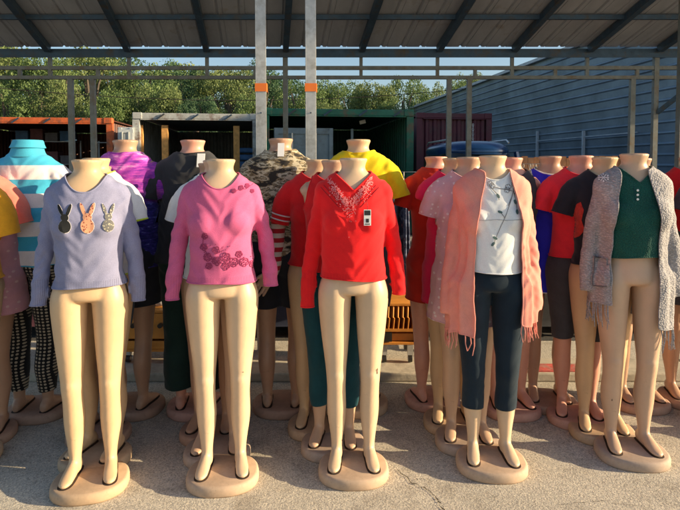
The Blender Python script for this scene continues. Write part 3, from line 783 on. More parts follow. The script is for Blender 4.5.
def rail_px(x0, x1, ytop, Y, n, seed, mats, label, gl, length=.75):
    label_g[0] = gl; a, b = at(x0, ytop, Y), at(x1, ytop, Y); clothes_rail(label, a.x, b.x, Y, a.z, n, seed, mats, length=length)
rail_px(376, 418, 172, 4.6, 4, 5, [M_floral, M_floral, FAB[2]], 'clothes rail with blue floral cloth beside the yellow shirt', '%s floral garment from the left beside the yellow shirt', .75)
rail_px(146, 186, 195, 4.9, 5, 7, FAB[:3], 'clothes rail with dark clothes behind the pink sweater', '%s dark garment from the left behind the black shirt', .6)
rail_px(212, 252, 178, 5.3, 6, 9, FAB[:4], 'clothes rail with dark clothes left of the camouflage shirt', '%s garment from the left on the rail left of camouflage shirt', .85)
rail_px(-20, 26, 168, 5.2, 6, 11, FAB, 'clothes rail with dark clothes behind the striped shirt', '%s garment from the left behind the striped shirt', .8)
rail_px(72, 104, 172, 5.6, 5, 13, FAB[:4], 'clothes rail with dark clothes between striped and purple shirts', '%s garment from the left between striped and purple shirts', .9)
rail_px(560, 640, 175, 6.2, 8, 15, FAB, 'long clothes rail with dark clothes behind the black top', '%s garment from the left on the long rail at right', .9)
rail_px(296, 346, 172, 5.7, 7, 17, FAB[:4], 'clothes rail with dark clothes between camouflage and yellow shirts', '%s garment from the left behind the red top', .9)

# ------------------------------------------------------------------ wooden carts on the kerb
M_ow = plain('orange varnished wood', (.75, .30, .05), .45, var=.25, nscale=5, bumpd=.001)
M_knob = plain('dark knob', (.03, .025, .02), .4)
def cart(label, x0, x1, ytop, ybot, Y, kind, D=.42):
    a, b = at(x0, ytop, Y), at(x1, ybot, Y); W = b.x-a.x; z0 = max(b.z, .13); z1 = a.z
    c = thing('drawer_cart' if kind == 'drawer' else 'slatted_cart', label, 'cart', (a.x, Y, 0))
    mb = MB(); t = .02
    mb.box((W/2, D/2, z0+t/2), (W, D, t)); mb.box((W/2, D/2, z1-t/2), (W+.02, D+.02, t)); mb.box((t/2, D/2, (z0+z1)/2), (t, D, z1-z0-2*t)); mb.box((W-t/2, D/2, (z0+z1)/2), (t, D, z1-z0-2*t)); mb.box((W/2, D-t/2, (z0+z1)/2), (W-2*t, t, z1-z0-2*t))
    mb.build('carcass', M_ow, c, bevel=.003)
    if kind == 'drawer':
        h = (z1-z0-2*t)
        for j, (q0, q1) in enumerate(((.28, 1), (0, .25))):
            for i in range(2 if j == 0 else 1):
                w_ = (W-2*t)/(2 if j == 0 else 1); d = MB().box((t+w_*(i+.5), .0, z0+t+h*(q0+q1)/2), (w_-.008, .022, h*(q1-q0)-.008)).build('drawer', M_ow, c, bevel=.004)
                MB().tube([(t+w_*(i+.5), -.04, z0+t+h*(q0+q1)/2+.01), (t+w_*(i+.5), -.01, z0+t+h*(q0+q1)/2+.01)], .017, 14).build('knob', M_knob, d)
    else:
        mb = MB()
        for i in range(7):
            x = t+.02+(W-2*t-.04)*i/6; mb.tube([(x, -.0, z0+.12), (x+.006, -.012, z0+.2), (x-.004, -.012, z1-.1), (x, 0, z1-.02)], .007, 6)
        mb.box((W/2, 0, z0+.11), (W-2*t, .02, .02)); mb.build('slats', M_ow, c); MB().box((W*.2, .005, z0+.06), (W*.3, .02, .07)).build('dark_panel', M_knob, c)
        MB().box((W/2, .1, z0+.03+t), (W-2*t-.01, .15, .05)).build('inner_shelf', M_ow, c)
    for x in (.05, W-.05):
        for y in (.05, D-.05):
            wz = .066; mb = MB(); mb.tube([(x-.014, y, wz+.028), (x+.014, y, wz+.028)], .028, 16); w_ = mb.build('wheel', M_knob, c, smooth=True)
            MB().tube([(x-.017, y, wz+.028), (x+.017, y, wz+.028)], .014, 12).build('hub', plain('white hub', (.6, .6, .6), .4), w_)
            MB().box((x, y, (wz+.05+z0)/2+.005), (.04, .03, max(.01, z0-wz-.05))).build('fork', M_galv, w_)
    return c, a, b, z1
c1 = cart('orange wooden drawer cart on casters behind the purple shirt', 118, 178, 310, 352, 3.95-.08, 'drawer', .36)
c2 = cart('orange slatted wooden cart on casters right of the red sweater', 378, 418, 303, 345, 3.95-.08, 'slat', .36)
pc = at(156, 309, 4.0)
mb = MB(); rr = random.Random(2)
v, f = vloft([(0, 0, 0, .09, .08), (.02, 0, 0, .12, .10), (.07, .01, 0, .11, .10), (.11, -.01, 0, .06, .05), (.12, 0, 0, .02, .02)], n=30, fold=lambda t, z: .12*math.sin(5*t+z*30)); o = mesh_obj('folded_cloth', v, f, cloth('pale grey cloth', (.42, .42, .44), .3), smooth=True); o.location = (pc.x, 4.05, c1[3]+.001); tag(o, 'crumpled pale grey cloth on top of the drawer cart', 'cloth')
mb = MB(); mb.box((0, 0, .07), (.22, .2, .14)); o = mb.build('storage_box', M_knob, bevel=.01); o.location = (pc.x-.22, 4.05, c1[3]+.001); tag(o, 'black box on the drawer cart left of the grey cloth', 'box')
# low tables with dark goods further back
def table(label, x0, x1, Y, h, seed, grp='tables with dark goods'):
    r = random.Random(seed); t = thing('display_table', label, 'table', ((x0+x1)/2, Y, 0), 0, grp); W = x1-x0; M = plain('dark table wood', (.10, .06, .04), .7, var=.3)
    MB().box((0, 0, h-.02), (W, .6, .04)).build('tabletop', M, t, bevel=.006)
    for x in (-W/2+.05, W/2-.05):
        for y in (-.25, .25): MB().box((x, y, (h-.04)/2), (.05, .05, h-.04)).build('leg', M, t)
    v, f = vloft([(h*.15, 0, 0, W/2+.02, .33), (h*.6, 0, 0, W/2+.015, .325), (h-.005, 0, 0, W/2+.01, .32), (h+.012, 0, 0, W/2+.004, .312)], n=120, p=9, fold=lambda q, z: .012*math.sin(q*22)*max(0, min(1, (h-z)*3))); mesh_obj('cloth_cover', v, f, r.choice(FAB[:4]), t, smooth=True)
    return t
for k, (x0, x1, lab) in enumerate(((-3.1, -1.95, 'long table under a dark cloth at far left behind the patterned leggings'), (-1.75, -1.0, 'table under a dark cloth behind the drawer cart'), (-.75, .1, 'table under a dark cloth behind the camouflage shirt mannequin'), (.25, 1.2, 'table under a dark cloth behind the red dress'), (1.35, 2.2, 'table under a dark cloth behind the royal blue dress'), (2.3, 3.3, 'table under a dark cloth at the right edge'))):
    table(lab, x0, x1, 4.95+.12*(k % 2), .78, k)

# ------------------------------------------------------------------ trees
def leaf_mat(name, a, b_):
    m, nt, b = new_mat(name); oi = nt.nodes.new('ShaderNodeTexCoord'); n = noise_n(nt, oi.outputs['Object'], 1.1, 6, .7)
    r = ramp(nt, [(.3, a), (.7, b_)]); nt.links.new(n.outputs['Fac'], r.inputs['Fac']); nt.links.new(r.outputs['Color'], b.inputs['Base Color'])
    b.inputs['Roughness'].default_value = .6; b.inputs['Specular IOR Level'].default_value = .3
    tr = N(nt, 'ShaderNodeBsdfTranslucent'); nt.links.new(r.outputs['Color'], tr.inputs['Color']); mx = N(nt, 'ShaderNodeMixShader', i_0=.3)
    nt.links.new(b.outputs[0], mx.inputs[1]); nt.links.new(tr.outputs[0], mx.inputs[2]); nt.links.new(mx.outputs[0], nt.nodes['Material Output'].inputs['Surface']); return m
LEAF = [leaf_mat('oak leaves', (.065, .12, .04), (.22, .30, .10)), leaf_mat('olive leaves', (.09, .14, .045), (.28, .33, .12)), leaf_mat('dark leaves', (.04, .10, .05), (.12, .20, .09))]
M_bark = plain('bark', (.10, .08, .06), .9, var=.3, nscale=6)
def crown_mesh(seed, nl, W=3.0, Hc=3.0):
    r = np.random.default_rng(seed); cl = []
    for k in range(44):
        th = r.uniform(0, 2*math.pi); u = r.uniform(-.75, 1); rad = (1-u*u*.8)**.5*r.uniform(.45, 1.0)
        cl.append((W*rad*math.cos(th), W*rad*math.sin(th), Hc*u, r.uniform(.5, 1.05)))
    P = []; 
    for c in cl:
        m = int(nl/44*c[3]**1.5*1.4); d = r.normal(size=(m, 3)); d /= np.linalg.norm(d, axis=1, keepdims=True); q = c[3]*r.uniform(.55, 1.05, (m, 1)); p = d*q*np.array([1, 1, .75]); p[:, 2] -= .25*(np.hypot(p[:, 0], p[:, 1])/c[3])**2
        P.append(p+np.array(c[:3]))
    P = np.concatenate(P); n = len(P); s = r.uniform(.04, .10, (n, 1)); a = r.normal(size=(n, 3)); a /= np.linalg.norm(a, axis=1, keepdims=True); b = np.cross(a, r.normal(size=(n, 3))); b /= np.linalg.norm(b, axis=1, keepdims=True)
    V = np.stack([P-a*s, P+b*s*.6, P+a*s, P-b*s*.6], 1).reshape(-1, 3); me = bpy.data.meshes.new('crown'); F = np.arange(4*n).reshape(-1, 4)
    me.vertices.add(4*n); me.vertices.foreach_set('co', V.ravel()); me.loops.add(4*n); me.loops.foreach_set('vertex_index', F.ravel()); me.polygons.add(n); me.polygons.foreach_set('loop_start', np.arange(0, 4*n, 4)); me.polygons.foreach_set('loop_total', np.full(n, 4)); me.update(); return me, cl
CR = [crown_mesh(i, 20000) for i in range(4)]
def tree(px, ytop, Y, wpx, kind, label, variant):
    top = at(px, ytop, Y); me, cl = CR[variant]; Wd = wpx/FPX*Y/2; t = thing('tree', label, 'tree', (top.x, Y, 0), R(variant*77+px), 'trees beyond the containers')
    Hc = min(top.z*.42, 4.5); sc_ = Wd/3.4; zc = top.z-Hc*1.12
    o = bpy.data.objects.new('crown', me); COL.objects.link(o); o.parent = t; o.location = (0, 0, zc); o.scale = (sc_, sc_, Hc/3.3)
    if not me.materials: me.materials.append(LEAF[0])
    o.material_slots[0].link = 'OBJECT'; o.material_slots[0].material = LEAF[kind]
    mb = MB(); mb.tube([(0, 0, 0), (.1, .05, zc*.5), (0, 0, zc), (.1, 0, zc+Hc*.5)], [.32, .24, .18, .06], 10)
    for c in cl[:14]: mb.tube([(0, 0, zc*.75), (c[0]*sc_*.5, c[1]*sc_*.5, zc+c[2]*Hc/6), (c[0]*sc_*.95, c[1]*sc_*.95, zc+c[2]*Hc/3.3)], [.12, .07, .02], 6)
    mb.build('trunk', M_bark, t, smooth=True)
TR = [(-30, 30, 30, 130, 1, 0), (40, 48, 27, 95, 0, 1), (88, 40, 31, 100, 1, 2), (140, 56, 28, 90, 0, 3), (185, 60, 33, 95, 2, 0), (228, 62, 30, 90, 1, 1), (262, 58, 36, 85, 2, 2), (300, 73, 29, 80, 0, 3),
      (338, 76, 34, 75, 0, 0), (372, 79, 31, 70, 1, 1), (404, 71, 38, 70, 0, 2), (432, 78, 44, 60, 1, 3), (20, 42, 40, 120, 2, 3), (110, 46, 42, 120, 2, 0), (165, 60, 42, 110, 0, 1), (212, 61, 43, 110, 1, 2), (455, 78, 52, 60, 0, 1), (350, 80, 45, 90, 2, 3), (290, 74, 46, 100, 2, 1),
      (470, 70, 62, 45, 1, 0), (66, 66, 22.5, 75, 1, 3), (160, 82, 22, 70, 1, 0), (8, 78, 22, 80, 0, 2), (245, 88, 23, 70, 0, 3), (200, 92, 21.5, 60, 2, 1), (325, 96, 24, 60, 1, 2), (395, 96, 27, 60, 0, 0), (112, 88, 21.5, 70, 0, 1)]
kn = ['green oak-like tree', 'yellow-green tree', 'dark green tree']
def where(px):
    m = [(-20, 'at the left edge'), (30, 'above the striped shirt at far left'), (80, 'behind the left pair of canopy posts'), (125, 'above the purple shirt'), (178, 'left of the black shirt\'s neck'), (222, 'left of the bright posts'), (275, 'behind the left bright post'), (322, 'behind the right bright post'), (360, 'above the yellow shirt'), (412, 'above the green container\'s right end'), (445, 'left of the barn roof'), (999, 'beside the far end of the barn')]
    for a, b in m:
        if px <= a: return b
def dist(Y): return 'front row' if Y < 28 else 'middle row' if Y < 37 else 'back row'
for a in TR: tree(*a[:5], label='%s %s, %s of the wood' % (kn[a[4]], where(a[0]), dist(a[2])), variant=a[5])
# wooded rise closing the view behind the trees
V = []; F = []; r = random.Random(6); nx = 90
for j, (Y, hh) in enumerate(((60, 0), (72, 3.6), (95, 5.2), (130, 0))):
    for i in range(nx): x = -110+i*130/nx; V.append((x, Y, hh*(1+.10*math.sin(i*.5)+.07*math.sin(i*1.3))))
for j in range(3):
    for i in range(nx-1): F.append((j*nx+i, j*nx+i+1, (j+1)*nx+i+1, (j+1)*nx+i))
tag(mesh_obj('hill', V, F, plain('scrub green', (.05, .08, .025), .95, var=.5, nscale=.7), smooth=True), kind='structure')
# cable across the wood
mb = MB(); a, b = at(-40, 84, 16), at(470, 88, 19); pts = [a.lerp(b, t)+Vector((0, 0, -.45*4*t*(1-t))) for t in np.linspace(0, 1, 24)]; mb.tube(pts, .011, 6)
tag(mb.build('overhead_cable', M_knob), 'thin dark cable sagging across the trees above the containers', 'cable')

# ------------------------------------------------------------------ patterned cloths
def zstripes(period, phase, c2, duty=.5):
    def pat(nt, out):
        tc = nt.nodes.new('ShaderNodeTexCoord'); sp = nt.nodes.new('ShaderNodeSeparateXYZ'); nt.links.new(tc.outputs['Object'], sp.inputs[0])
        a = N(nt, 'ShaderNodeMath', operation='MULTIPLY_ADD', i_1=1/period, i_2=phase); nt.links.new(sp.outputs['Z'], a.inputs[0])
        f = N(nt, 'ShaderNodeMath', operation='FRACT'); nt.links.new(a.outputs[0], f.inputs[0])
        g = N(nt, 'ShaderNodeMath', operation='GREATER_THAN', i_1=duty); nt.links.new(f.outputs[0], g.inputs[0])
        return mixc(nt, g.outputs[0], out, c2)
    return pat
def camo(nt, out):
    v = coords(nt, (6, 6, 15)); n = noise_n(nt, v, 2.1, 3, .55)
    r = ramp(nt, [(0, (.035, .03, .025)), (.42, (.22, .17, .10)), (.48, (.50, .44, .32)), (.555, (.12, .10, .065)), (.60, (.34, .28, .18)), (.67, (.60, .55, .43))], 'CONSTANT')
    nt.links.new(n.outputs['Fac'], r.inputs['Fac']); return r.outputs['Color']
def galaxy(nt, out):
    v = coords(nt, (.6, 1, 3.2)); n = noise_n(nt, v, 8, 8, .72)
    r = ramp(nt, [(.28, (.05, .01, .14)), (.42, (.20, .03, .36)), (.52, (.50, .06, .46)), (.60, (.70, .20, .60)), (.68, (.9, .8, .9))])
    nt.links.new(n.outputs['Fac'], r.inputs['Fac'])
    tc = nt.nodes.new('ShaderNodeTexCoord'); sp = nt.nodes.new('ShaderNodeSeparateXYZ'); nt.links.new(tc.outputs['Object'], sp.inputs[0])
    k = N(nt, 'ShaderNodeMapRange', i_1=1.16, i_2=1.27); nt.links.new(sp.outputs['Z'], k.inputs[0])
    n2 = noise_n(nt, v, 30, 5, .7); r2 = ramp(nt, [(.4, (.010, .012, .10)), (.6, (.05, .03, .26)), (.68, (.2, .25, .6))]); nt.links.new(n2.outputs['Fac'], r2.inputs['Fac'])
    return mixc(nt, k.outputs[0], r2.outputs['Color'], r.outputs['Color'])
def chainpat(nt, out):
    v = coords(nt, (30, 30, 42)); w = N(nt, 'ShaderNodeTexWave', i_Scale=.42, i_Distortion=2.5, bands_direction='Z'); nt.links.new(v, w.inputs['Vector'])
    v2 = coords(nt, (1, 0, 0)); w2 = N(nt, 'ShaderNodeTexWave', i_Scale=15.0, i_Distortion=.3, bands_direction='X'); nt.links.new(v2, w2.inputs['Vector'])
    m = N(nt, 'ShaderNodeMath', operation='MULTIPLY'); nt.links.new(w.outputs['Fac'], m.inputs[0]); nt.links.new(w2.outputs['Fac'], m.inputs[1])
    r = ramp(nt, [(.0, (.012, .012, .014)), (.34, (.45, .38, .28))], 'CONSTANT'); nt.links.new(m.outputs[0], r.inputs['Fac']); return r.outputs['Color']
def lacep(c2):
    def pat(nt, out):
        v = coords(nt, (1, .4, 1)); vo = N(nt, 'ShaderNodeTexVoronoi', i_Scale=34.0); nt.links.new(v, vo.inputs['Vector']); r = ramp(nt, [(.0, (1, 1, 1)), (.22, (0, 0, 0))], 'CONSTANT'); nt.links.new(vo.outputs['Distance'], r.inputs['Fac'])
        return mixc(nt, r.outputs['Color'], out, c2)
    return pat
def ribs(hem):
    def pat(nt, out):
        tc = nt.nodes.new('ShaderNodeTexCoord'); sp = nt.nodes.new('ShaderNodeSeparateXYZ'); nt.links.new(tc.outputs['Object'], sp.inputs[0])
        lt = N(nt, 'ShaderNodeMath', operation='LESS_THAN', i_1=hem+.032); nt.links.new(sp.outputs['Z'], lt.inputs[0])
        w_ = N(nt, 'ShaderNodeTexWave', i_Scale=46.0, bands_direction='X'); nt.links.new(tc.outputs['Object'], w_.inputs['Vector'])
        r = ramp(nt, [(.2, (.74, .74, .74)), (.7, (1.08, 1.08, 1.08))]); nt.links.new(w_.outputs['Fac'], r.inputs['Fac'])
        return mixc(nt, lt.outputs[0], out, mixc(nt, 1.0, out, r.outputs['Color'], 'MULTIPLY'))
    return pat
C = {
 'greyblue': cloth('grey violet melange knit', (.235, .245, .385), .12, weave=420, pattern=ribs(.93)),
 'pinkknit': cloth('rose pink knit', (.60, .12, .27), .10, weave=500, pattern=ribs(.934)),
 'red': cloth('bright red knit', (.80, .012, .016), .08, pattern=ribs(.938)),
 'red2': cloth('red jersey', (.72, .015, .02), .1), 'redband': cloth('white sleeve band', (.75, .7, .68), .1),
 'white': cloth('white jersey', (.78, .80, .82), .06), 'navy': cloth('blue black leggings', (.008, .020, .034), .2, sheen=.1),
 'salmon': cloth('salmon crepe', (.78, .30, .235), .1), 'green': cloth('bottle green knit', (.006, .095, .075), .15, knit=160),
 'knit': cloth('grey chunky knit', (.40, .385, .40), .15, knit=95, weave=200), 'black': cloth('black jersey', (.018, .020, .028), .2), 'blackg': cloth('charcoal black jersey', (.035, .036, .042), .25),
 'coralred': cloth('coral red jersey', (.88, .035, .055), .08), 'hotpink': cloth('hot pink jersey', (.80, .02, .10), .1), 'orange_red': cloth('brick red dress', (.55, .028, .014), .12), 'blue': cloth('royal blue jersey', (.03, .03, .62), .12),
 'teal': cloth('dark teal cotton', (.006, .055, .075), .2, sheen=.1), 'dkgreen': cloth('dark green trousers', (.012, .035, .030), .2), 'yellow': cloth('yellow jersey', (.80, .62, .01), .06),
 'lime': cloth('lime trim', (.55, .75, .05), .1), 'coral': cloth('coral jersey', (.80, .20, .15), .1), 'palepink': cloth('pale pink lace', (.72, .42, .44), .1, pattern=lacep((.86, .70, .68))),
 'dustpink': cloth('dusty pink lace', (.62, .30, .34), .12, pattern=lacep((.72, .46, .46))), 'camo': cloth('tan camouflage', (.4, .4, .3), pattern=camo), 'galaxy': cloth('purple galaxy print', (.2, .1, .4), pattern=galaxy, sheen=.15),
 'polo': cloth('turquoise and white striped polo', (.06, .44, .66), .06, pattern=zstripes(.147, .66, (.80, .78, .78))), 'turq': cloth('turquoise collar', (.06, .42, .60), .06), 'chain': cloth('black and beige patterned leggings', (.1, .1, .1), pattern=chainpat),
 'maroonstripe': cloth('red and white striped sleeves', (.45, .02, .03), .1, pattern=zstripes(.052, 0, (.7, .62, .55))), 'orangey': cloth('orange yellow jersey', (.85, .38, .02), .15), 'darkgrey': cloth('dark grey cotton', (.06, .06, .07), .2), 'denim': cloth('dark denim', (.02, .05, .09), .25),
}
M_pinkd = cloth('darker rose edging', (.50, .10, .24), .1)

# ---- front row
F1 = mannequin(93.5, 481, 159.5, 'front mannequin in grey-violet long-sleeved top with three rabbit appliqués', 'tan', rz=12)
o, v, t = top_garment(F1, 'rabbit_top', C['greyblue'], hem=.930, neck=neck_cut(.088, .094), sl_z=(.845, .845), voxel=.0065, seed=1, tuck=.012, loose=.008, amp=.0075)
sf = Surf(v, t, F1)
def rabbit(cx, cy, s, eo): 
    return [ell(cx, cy+3.5, 6.0*s, 6.4*s, 0, 16), ell(cx, cy-5, 3.9*s, 3.6*s, 0, 14), ell(cx-3.6*s-eo*.4, cy-12.5, 1.7*s, 6.6*s, -20, 12), ell(cx+3.6*s+eo*.4, cy-12.5, 1.7*s, 6.6*s, 20, 12)]
M_rb = cloth('black felt', (.012, .014, .016), .3); 
def spots(c2, s):
    def pat(nt, out):
        v = coords(nt, (1, 0, 1)); vo = N(nt, 'ShaderNodeTexVoronoi', i_Scale=s); nt.links.new(v, vo.inputs['Vector']); r = ramp(nt, [(0, (1, 1, 1)), (.33, (0, 0, 0))], 'CONSTANT'); nt.links.new(vo.outputs['Distance'], r.inputs['Fac']); return mixc(nt, r.outputs['Color'], out, c2)
    return pat
for cx, cy, m, s in ((65, 223, M_rb, 1.0), (87.5, 222.5, cloth('peach spotted felt', (.68, .33, .20), .1, pattern=spots((.30, .09, .06), 90.0)), 1.12), (108, 222, cloth('grey spotted felt', (.13, .13, .13), .1, pattern=spots((.4, .38, .3), 110.0)), .92)):
    h = decal(sf, rabbit(cx, cy, s*1.07, 1), 'rabbit_halo', plain('pale felt backing', (.68, .66, .68), .9), o, .0028, .0012)
    decal(sf, rabbit(cx, cy, s, 1), 'rabbit_applique', m, o, .0046, .0012)

F2 = mannequin(224, 474, 159, 'front mannequin in rose pink knit sweater with dark lace flowers', 'cream', rz=7)
o, v, t = top_garment(F2, 'pink_sweater', C['pinkknit'], hem=.934, neck=neck_cut(.078, .092), sl_z=(.85, .905), voxel=.0065, seed=2, loose=.010, amp=.0065, mat_trim=M_pinkd)
sf = Surf(v, t, F2); r = random.Random(12); P = []
M_lace = cloth('dark plum lace', (.26, .03, .10), .2)
def flower(x, y, R0):
    for k in range(5):
        a = k*72+r.uniform(0, 30); P.append(ribbon(arc(x+R0*.5*math.cos(R(a)), y+R0*.5*math.sin(R(a)), R0*.48, a-130, a+130, 8), .8))
    P.append(ell(x, y, .9, .9, 0, 8))
for x, y, q in ((205, 236, 3.2), (204, 247, 3.6), (208, 257, 4.2), (216, 250, 3.8), (217, 261, 4.6), (226, 257, 4.6), (234, 262, 4.8), (244, 262, 4.6), (253, 264, 4.0), (226, 266, 4), (239, 254, 3.3), (209, 266, 3.4)): flower(x, y, q)
for k in range(60):
    x = r.uniform(203, 256); y = 262-(256-x)*.12+r.uniform(-13, 6)*(1 if x < 240 else .5); P.append(ell(x, y, .55, .55, 0, 6))
for x, y, q in ((234, 191, 2.0), (241, 188, 2.4), (247, 186, 2.2), (252, 191, 1.8)): flower(x, y, q)
P.append(ribbon([(231, 192), (238, 190), (246, 189), (253, 184)], .5)); P.append(ribbon([(204, 232), (203, 245), (209, 258), (225, 264), (256, 266)], .5))
decal(sf, P, 'lace_flowers', M_lace, o, .003, .0008, 1)

F3 = mannequin(353, 468, 158, 'front mannequin in bright red sweater with a price tag on the chest', 'cream', rz=1)
o, v, t = top_garment(F3, 'red_sweater', C['red'], hem=.938, neck=neck_cut(.094, .098, 'v'), sl_z=(.795, .855), voxel=.0065, seed=3, tuck=.008, loose=.012, amp=.006, cuffw=.9)
sf = Surf(v, t, F3); r = random.Random(5); P = []
for k in range(520):
    s = r.choice((-1, 1)); x = r.uniform(0, 1); off = abs(r.gauss(0, 1))*4.2+1.5
    cx = 350+s*(2+20*x) ; cy = 197-24*x+off*1.6
    if cy < 177 and abs(cx-350) > 19: continue
    P.append(ell(cx+r.uniform(-1, 1), cy, r.uniform(.32, .7), r.uniform(.3, .6), 0, 6))
for k in range(70): P.append(ell(350+r.gauss(0, 2.2), 197+abs(r.gauss(0, 1))*10, .45, .5, 0, 6))
decal(sf, P, 'sequin_trim', plain('pink red sequins', (.80, .22, .22), .3, var=.2), o, .003, .001, 0)
P = [ribbon([(350-s*(4+18*q+w_), 203-20*q+w_*.6) for q in np.linspace(0, 1, 8)], .5) for s in (-1, 1) for w_ in (0, 4, 7)]
decal(sf, P, 'lace_line', cloth('dark red lace', (.30, .01, .02), .1), o, .0028, .001, 1)
q = sf.px(367.5, 218); hp, hn = q
M_card = plain('white card', (.82, .82, .80), .5, var=.04); M_blk = plain('black print', (.02, .02, .022), .5)
tg = thing('price_tag', 'white and black cardboard price tag hanging on the red sweater', 'price tag', (0, 0, 0)); 
mwM = Matrix.Translation(F3.location) @ Matrix.Rotation(F3.rotation_euler.z, 4, 'Z') @ Matrix.Scale(F3.scale.x, 4)
tp = mwM @ (hp+hn*.010); tg.location = tp
MB().box((0, 0, 0), (.033, .0016, .074)).build('card', M_card, tg, bevel=.0006); MB().box((0, -.0013, .022), (.028, .0008, .022)).build('black_band', M_blk, tg); MB().box((0, -.0013, -.014), (.014, .0008, .018)).build('printed_mark', M_blk, tg)
MB().box((0, -.0013, -.030), (.022, .0008, .004)).build('printed_mark', M_blk, tg)
MB().tube([(0, 0, .034), (.002, 0, .055), (-.003, .008, .075)], .0009, 5).build('string', M_blk, tg)

F4 = mannequin(489, 462, 155.5, 'front mannequin in long salmon open cardigan over white flower tee', 'cream', rz=-4)
o, v, t = top_garment(F4, 'white_tee', C['white'], hem=.955, neck=neck_cut(.056, .085), sleeve='none', voxel=.0065, seed=4, loose=.006, amp=.005)
leg_garment(F4, 'leggings', C['navy'], z0=.275, z1=1.02, add=.006, seed=4)
sf = Surf(v, t, F4); P = []; D = []
for pts in ([(514, 186), (511, 200), (506, 215), (500, 228), (495, 240), (493, 246)], [(513, 190), (516, 203), (517, 214)], [(493, 187), (502, 189), (512, 191)], [(490, 187), (497, 194), (499, 200)], [(505, 218), (501, 213)], [(512, 196), (508, 206)], [(518, 187), (514, 195)]): P.append(ribbon(pts, .5))
for x, y, a in ((493, 244, -50), (500, 212, 20), (498, 196, 60), (515, 202, 70), (517, 212, 80), (495, 238, 30)):
    D.append(ell(x, y, 2.6, 1.3, a, 12))
for x, y in ((492, 186), (508, 187), (514, 184), (519, 196), (490, 184), (507, 190)):
    for k in range(5): P.append(ribbon(arc(x+1.6*math.cos(k*1.25), y+1.6*math.sin(k*1.25), 1.3, k*72-110, k*72+110, 6), .4))
decal(sf, P, 'flower_print', plain('dark grey print', (.13, .12, .13), .7), o, .0025, .0006, 1)
decal(sf, D, 'leaf_print', plain('slate green print', (.06, .12, .12), .7), o, .0025, .0006, 1)
decal(sf, [ribbon([(479+45*k/12, 220+.4*math.sin(k)) for k in range(13)], .45)], 'seam', plain('seam grey', (.40, .42, .44), .8), o, .002, .0006, 1)
def opening(xc, hw_lo, hw_hi, side=.0):
    def f(v):
        hw = np.where(v[:, 2] > 1.2, hw_lo+(hw_hi-hw_lo)*np.clip((v[:, 2]-1.2)/.2, 0, 1), hw_lo)
        return np.where(v[:, 1] < .03, np.abs(v[:, 0]-xc)-hw-.0015*np.sin(v[:, 2]*40)-.004*np.sin(v[:, 2]*9), 1)
    return f
def asym_hem(zl, zr):
    def f(v): return v[:, 2]-np.where(v[:, 0] < 0, zl, zr)-.01*np.sin(v[:, 0]*30)
    return f
def fringe(man, name, mat, v, zl, zr, n=46, L=.075, seed=0):
    r = random.Random(seed); mb = MB(); low = v[(v[:, 1] < .10)]; 
    for k in range(n):
        s = -1 if k < n//2 else 1; cand = low[(low[:, 0]*s > .06) & (np.abs(low[:, 2]-(zl if s < 0 else zr)) < .012)]
        if not len(cand): continue
        p = Vector(cand[r.randrange(len(cand))]); l = L*r.uniform(.7, 1.15); mb.tube([p, p+Vector((r.uniform(-.006, .006), r.uniform(-.006, .004), -l*.5)), p+Vector((r.uniform(-.012, .012), r.uniform(-.01, .006), -l))], [.0028, .0026, .0018], 5)
    return mb.build(name, mat, man)
def asy(v, n): return v
nk = neck_cut(.05, .075)
oc, v, t = top_garment(F4, 'open_cardigan', C['salmon'], hem=.655, neck=neck_cut(.02, .075), sl_z=(.78, .80), voxel=.0075, seed=6, loose=.0, amp=.006, shell=.013, tuck=.030, folds=.105, open_front=lambda v: np.minimum(opening(.012, .108, .060)(v), asym_hem(.655, .715)(v)), thick=.004)
fringe(oc, 'fringe', C['salmon'], v, .655, .715, 40, .08, 3)

F5 = mannequin(627, 452, 153.5, 'front mannequin in bottle green henley under grey knitted cardigan', 'buff', rz=-7)
o, v, t = top_garment(F5, 'green_henley', C['green'], hem=1.0, neck=neck_cut(.086, .092, 'v'), sleeve='none', voxel=.0065, seed=7, loose=.008, amp=.004)
sf = Surf(v, t, F5); 
mb = MB()
for y in (190.5, 195, 199.5):
    q = sf.px(637.5, y)
    if q: mb = MB().tube([q[0], q[0]+q[1]*.005], .0055, 12); mb.build('button', plain('pearl button', (.8, .78, .72), .25, var=.03), o)
q = decal(sf, [ribbon([(634+.2*k, 186+2.2*k) for k in range(8)], .4)], 'placket', C['teal'], o, .002, .0006, 1)
oc, v, t = top_garment(F5, 'knit_cardigan', C['knit'], hem=.66, neck=neck_cut(.02, .078), sl_z=(.86, .84), voxel=.0075, seed=8, loose=0, amp=.004, shell=.013, tuck=.028, folds=.035, open_front=lambda v: np.minimum(opening(-.020, .103, .062)(v), asym_hem(.76, .66)(v)), thick=.008)
fringe(oc, 'fringe', C['knit'], v, .76, .66, 56, .11, 5)
sf = Surf(v, t, F5)
decal(sf, [[(593, 256), (613, 259), (612.5, 286), (592, 285)]], 'pocket', C['knit'], oc, .005, .007, 3)
decal(sf, [ribbon([(593, 256), (603, 258), (613, 259)], 1.8), ribbon([(593, 256), (592.5, 271), (592, 285)], .9), ribbon([(592, 285), (602, 286), (612, 286)], .9)], 'pocket_edge', cloth('dark grey edge', (.12, .12, .13), .1), oc, .0125, .003, 1)
P = []
for k in range(6): P.append(ribbon([(604, 178), (604+5.5*math.cos(k*1.047), 178+3.6*math.sin(k*1.047))], .6)); P.append(ell(604+5*math.cos(k*1.047+.5), 178+3.4*math.sin(k*1.047+.5), .8, .8, 0, 6))
decal(sf, P, 'white_embroidery', plain('white thread', (.8, .8, .82), .8), oc, .005, .0015, 1)

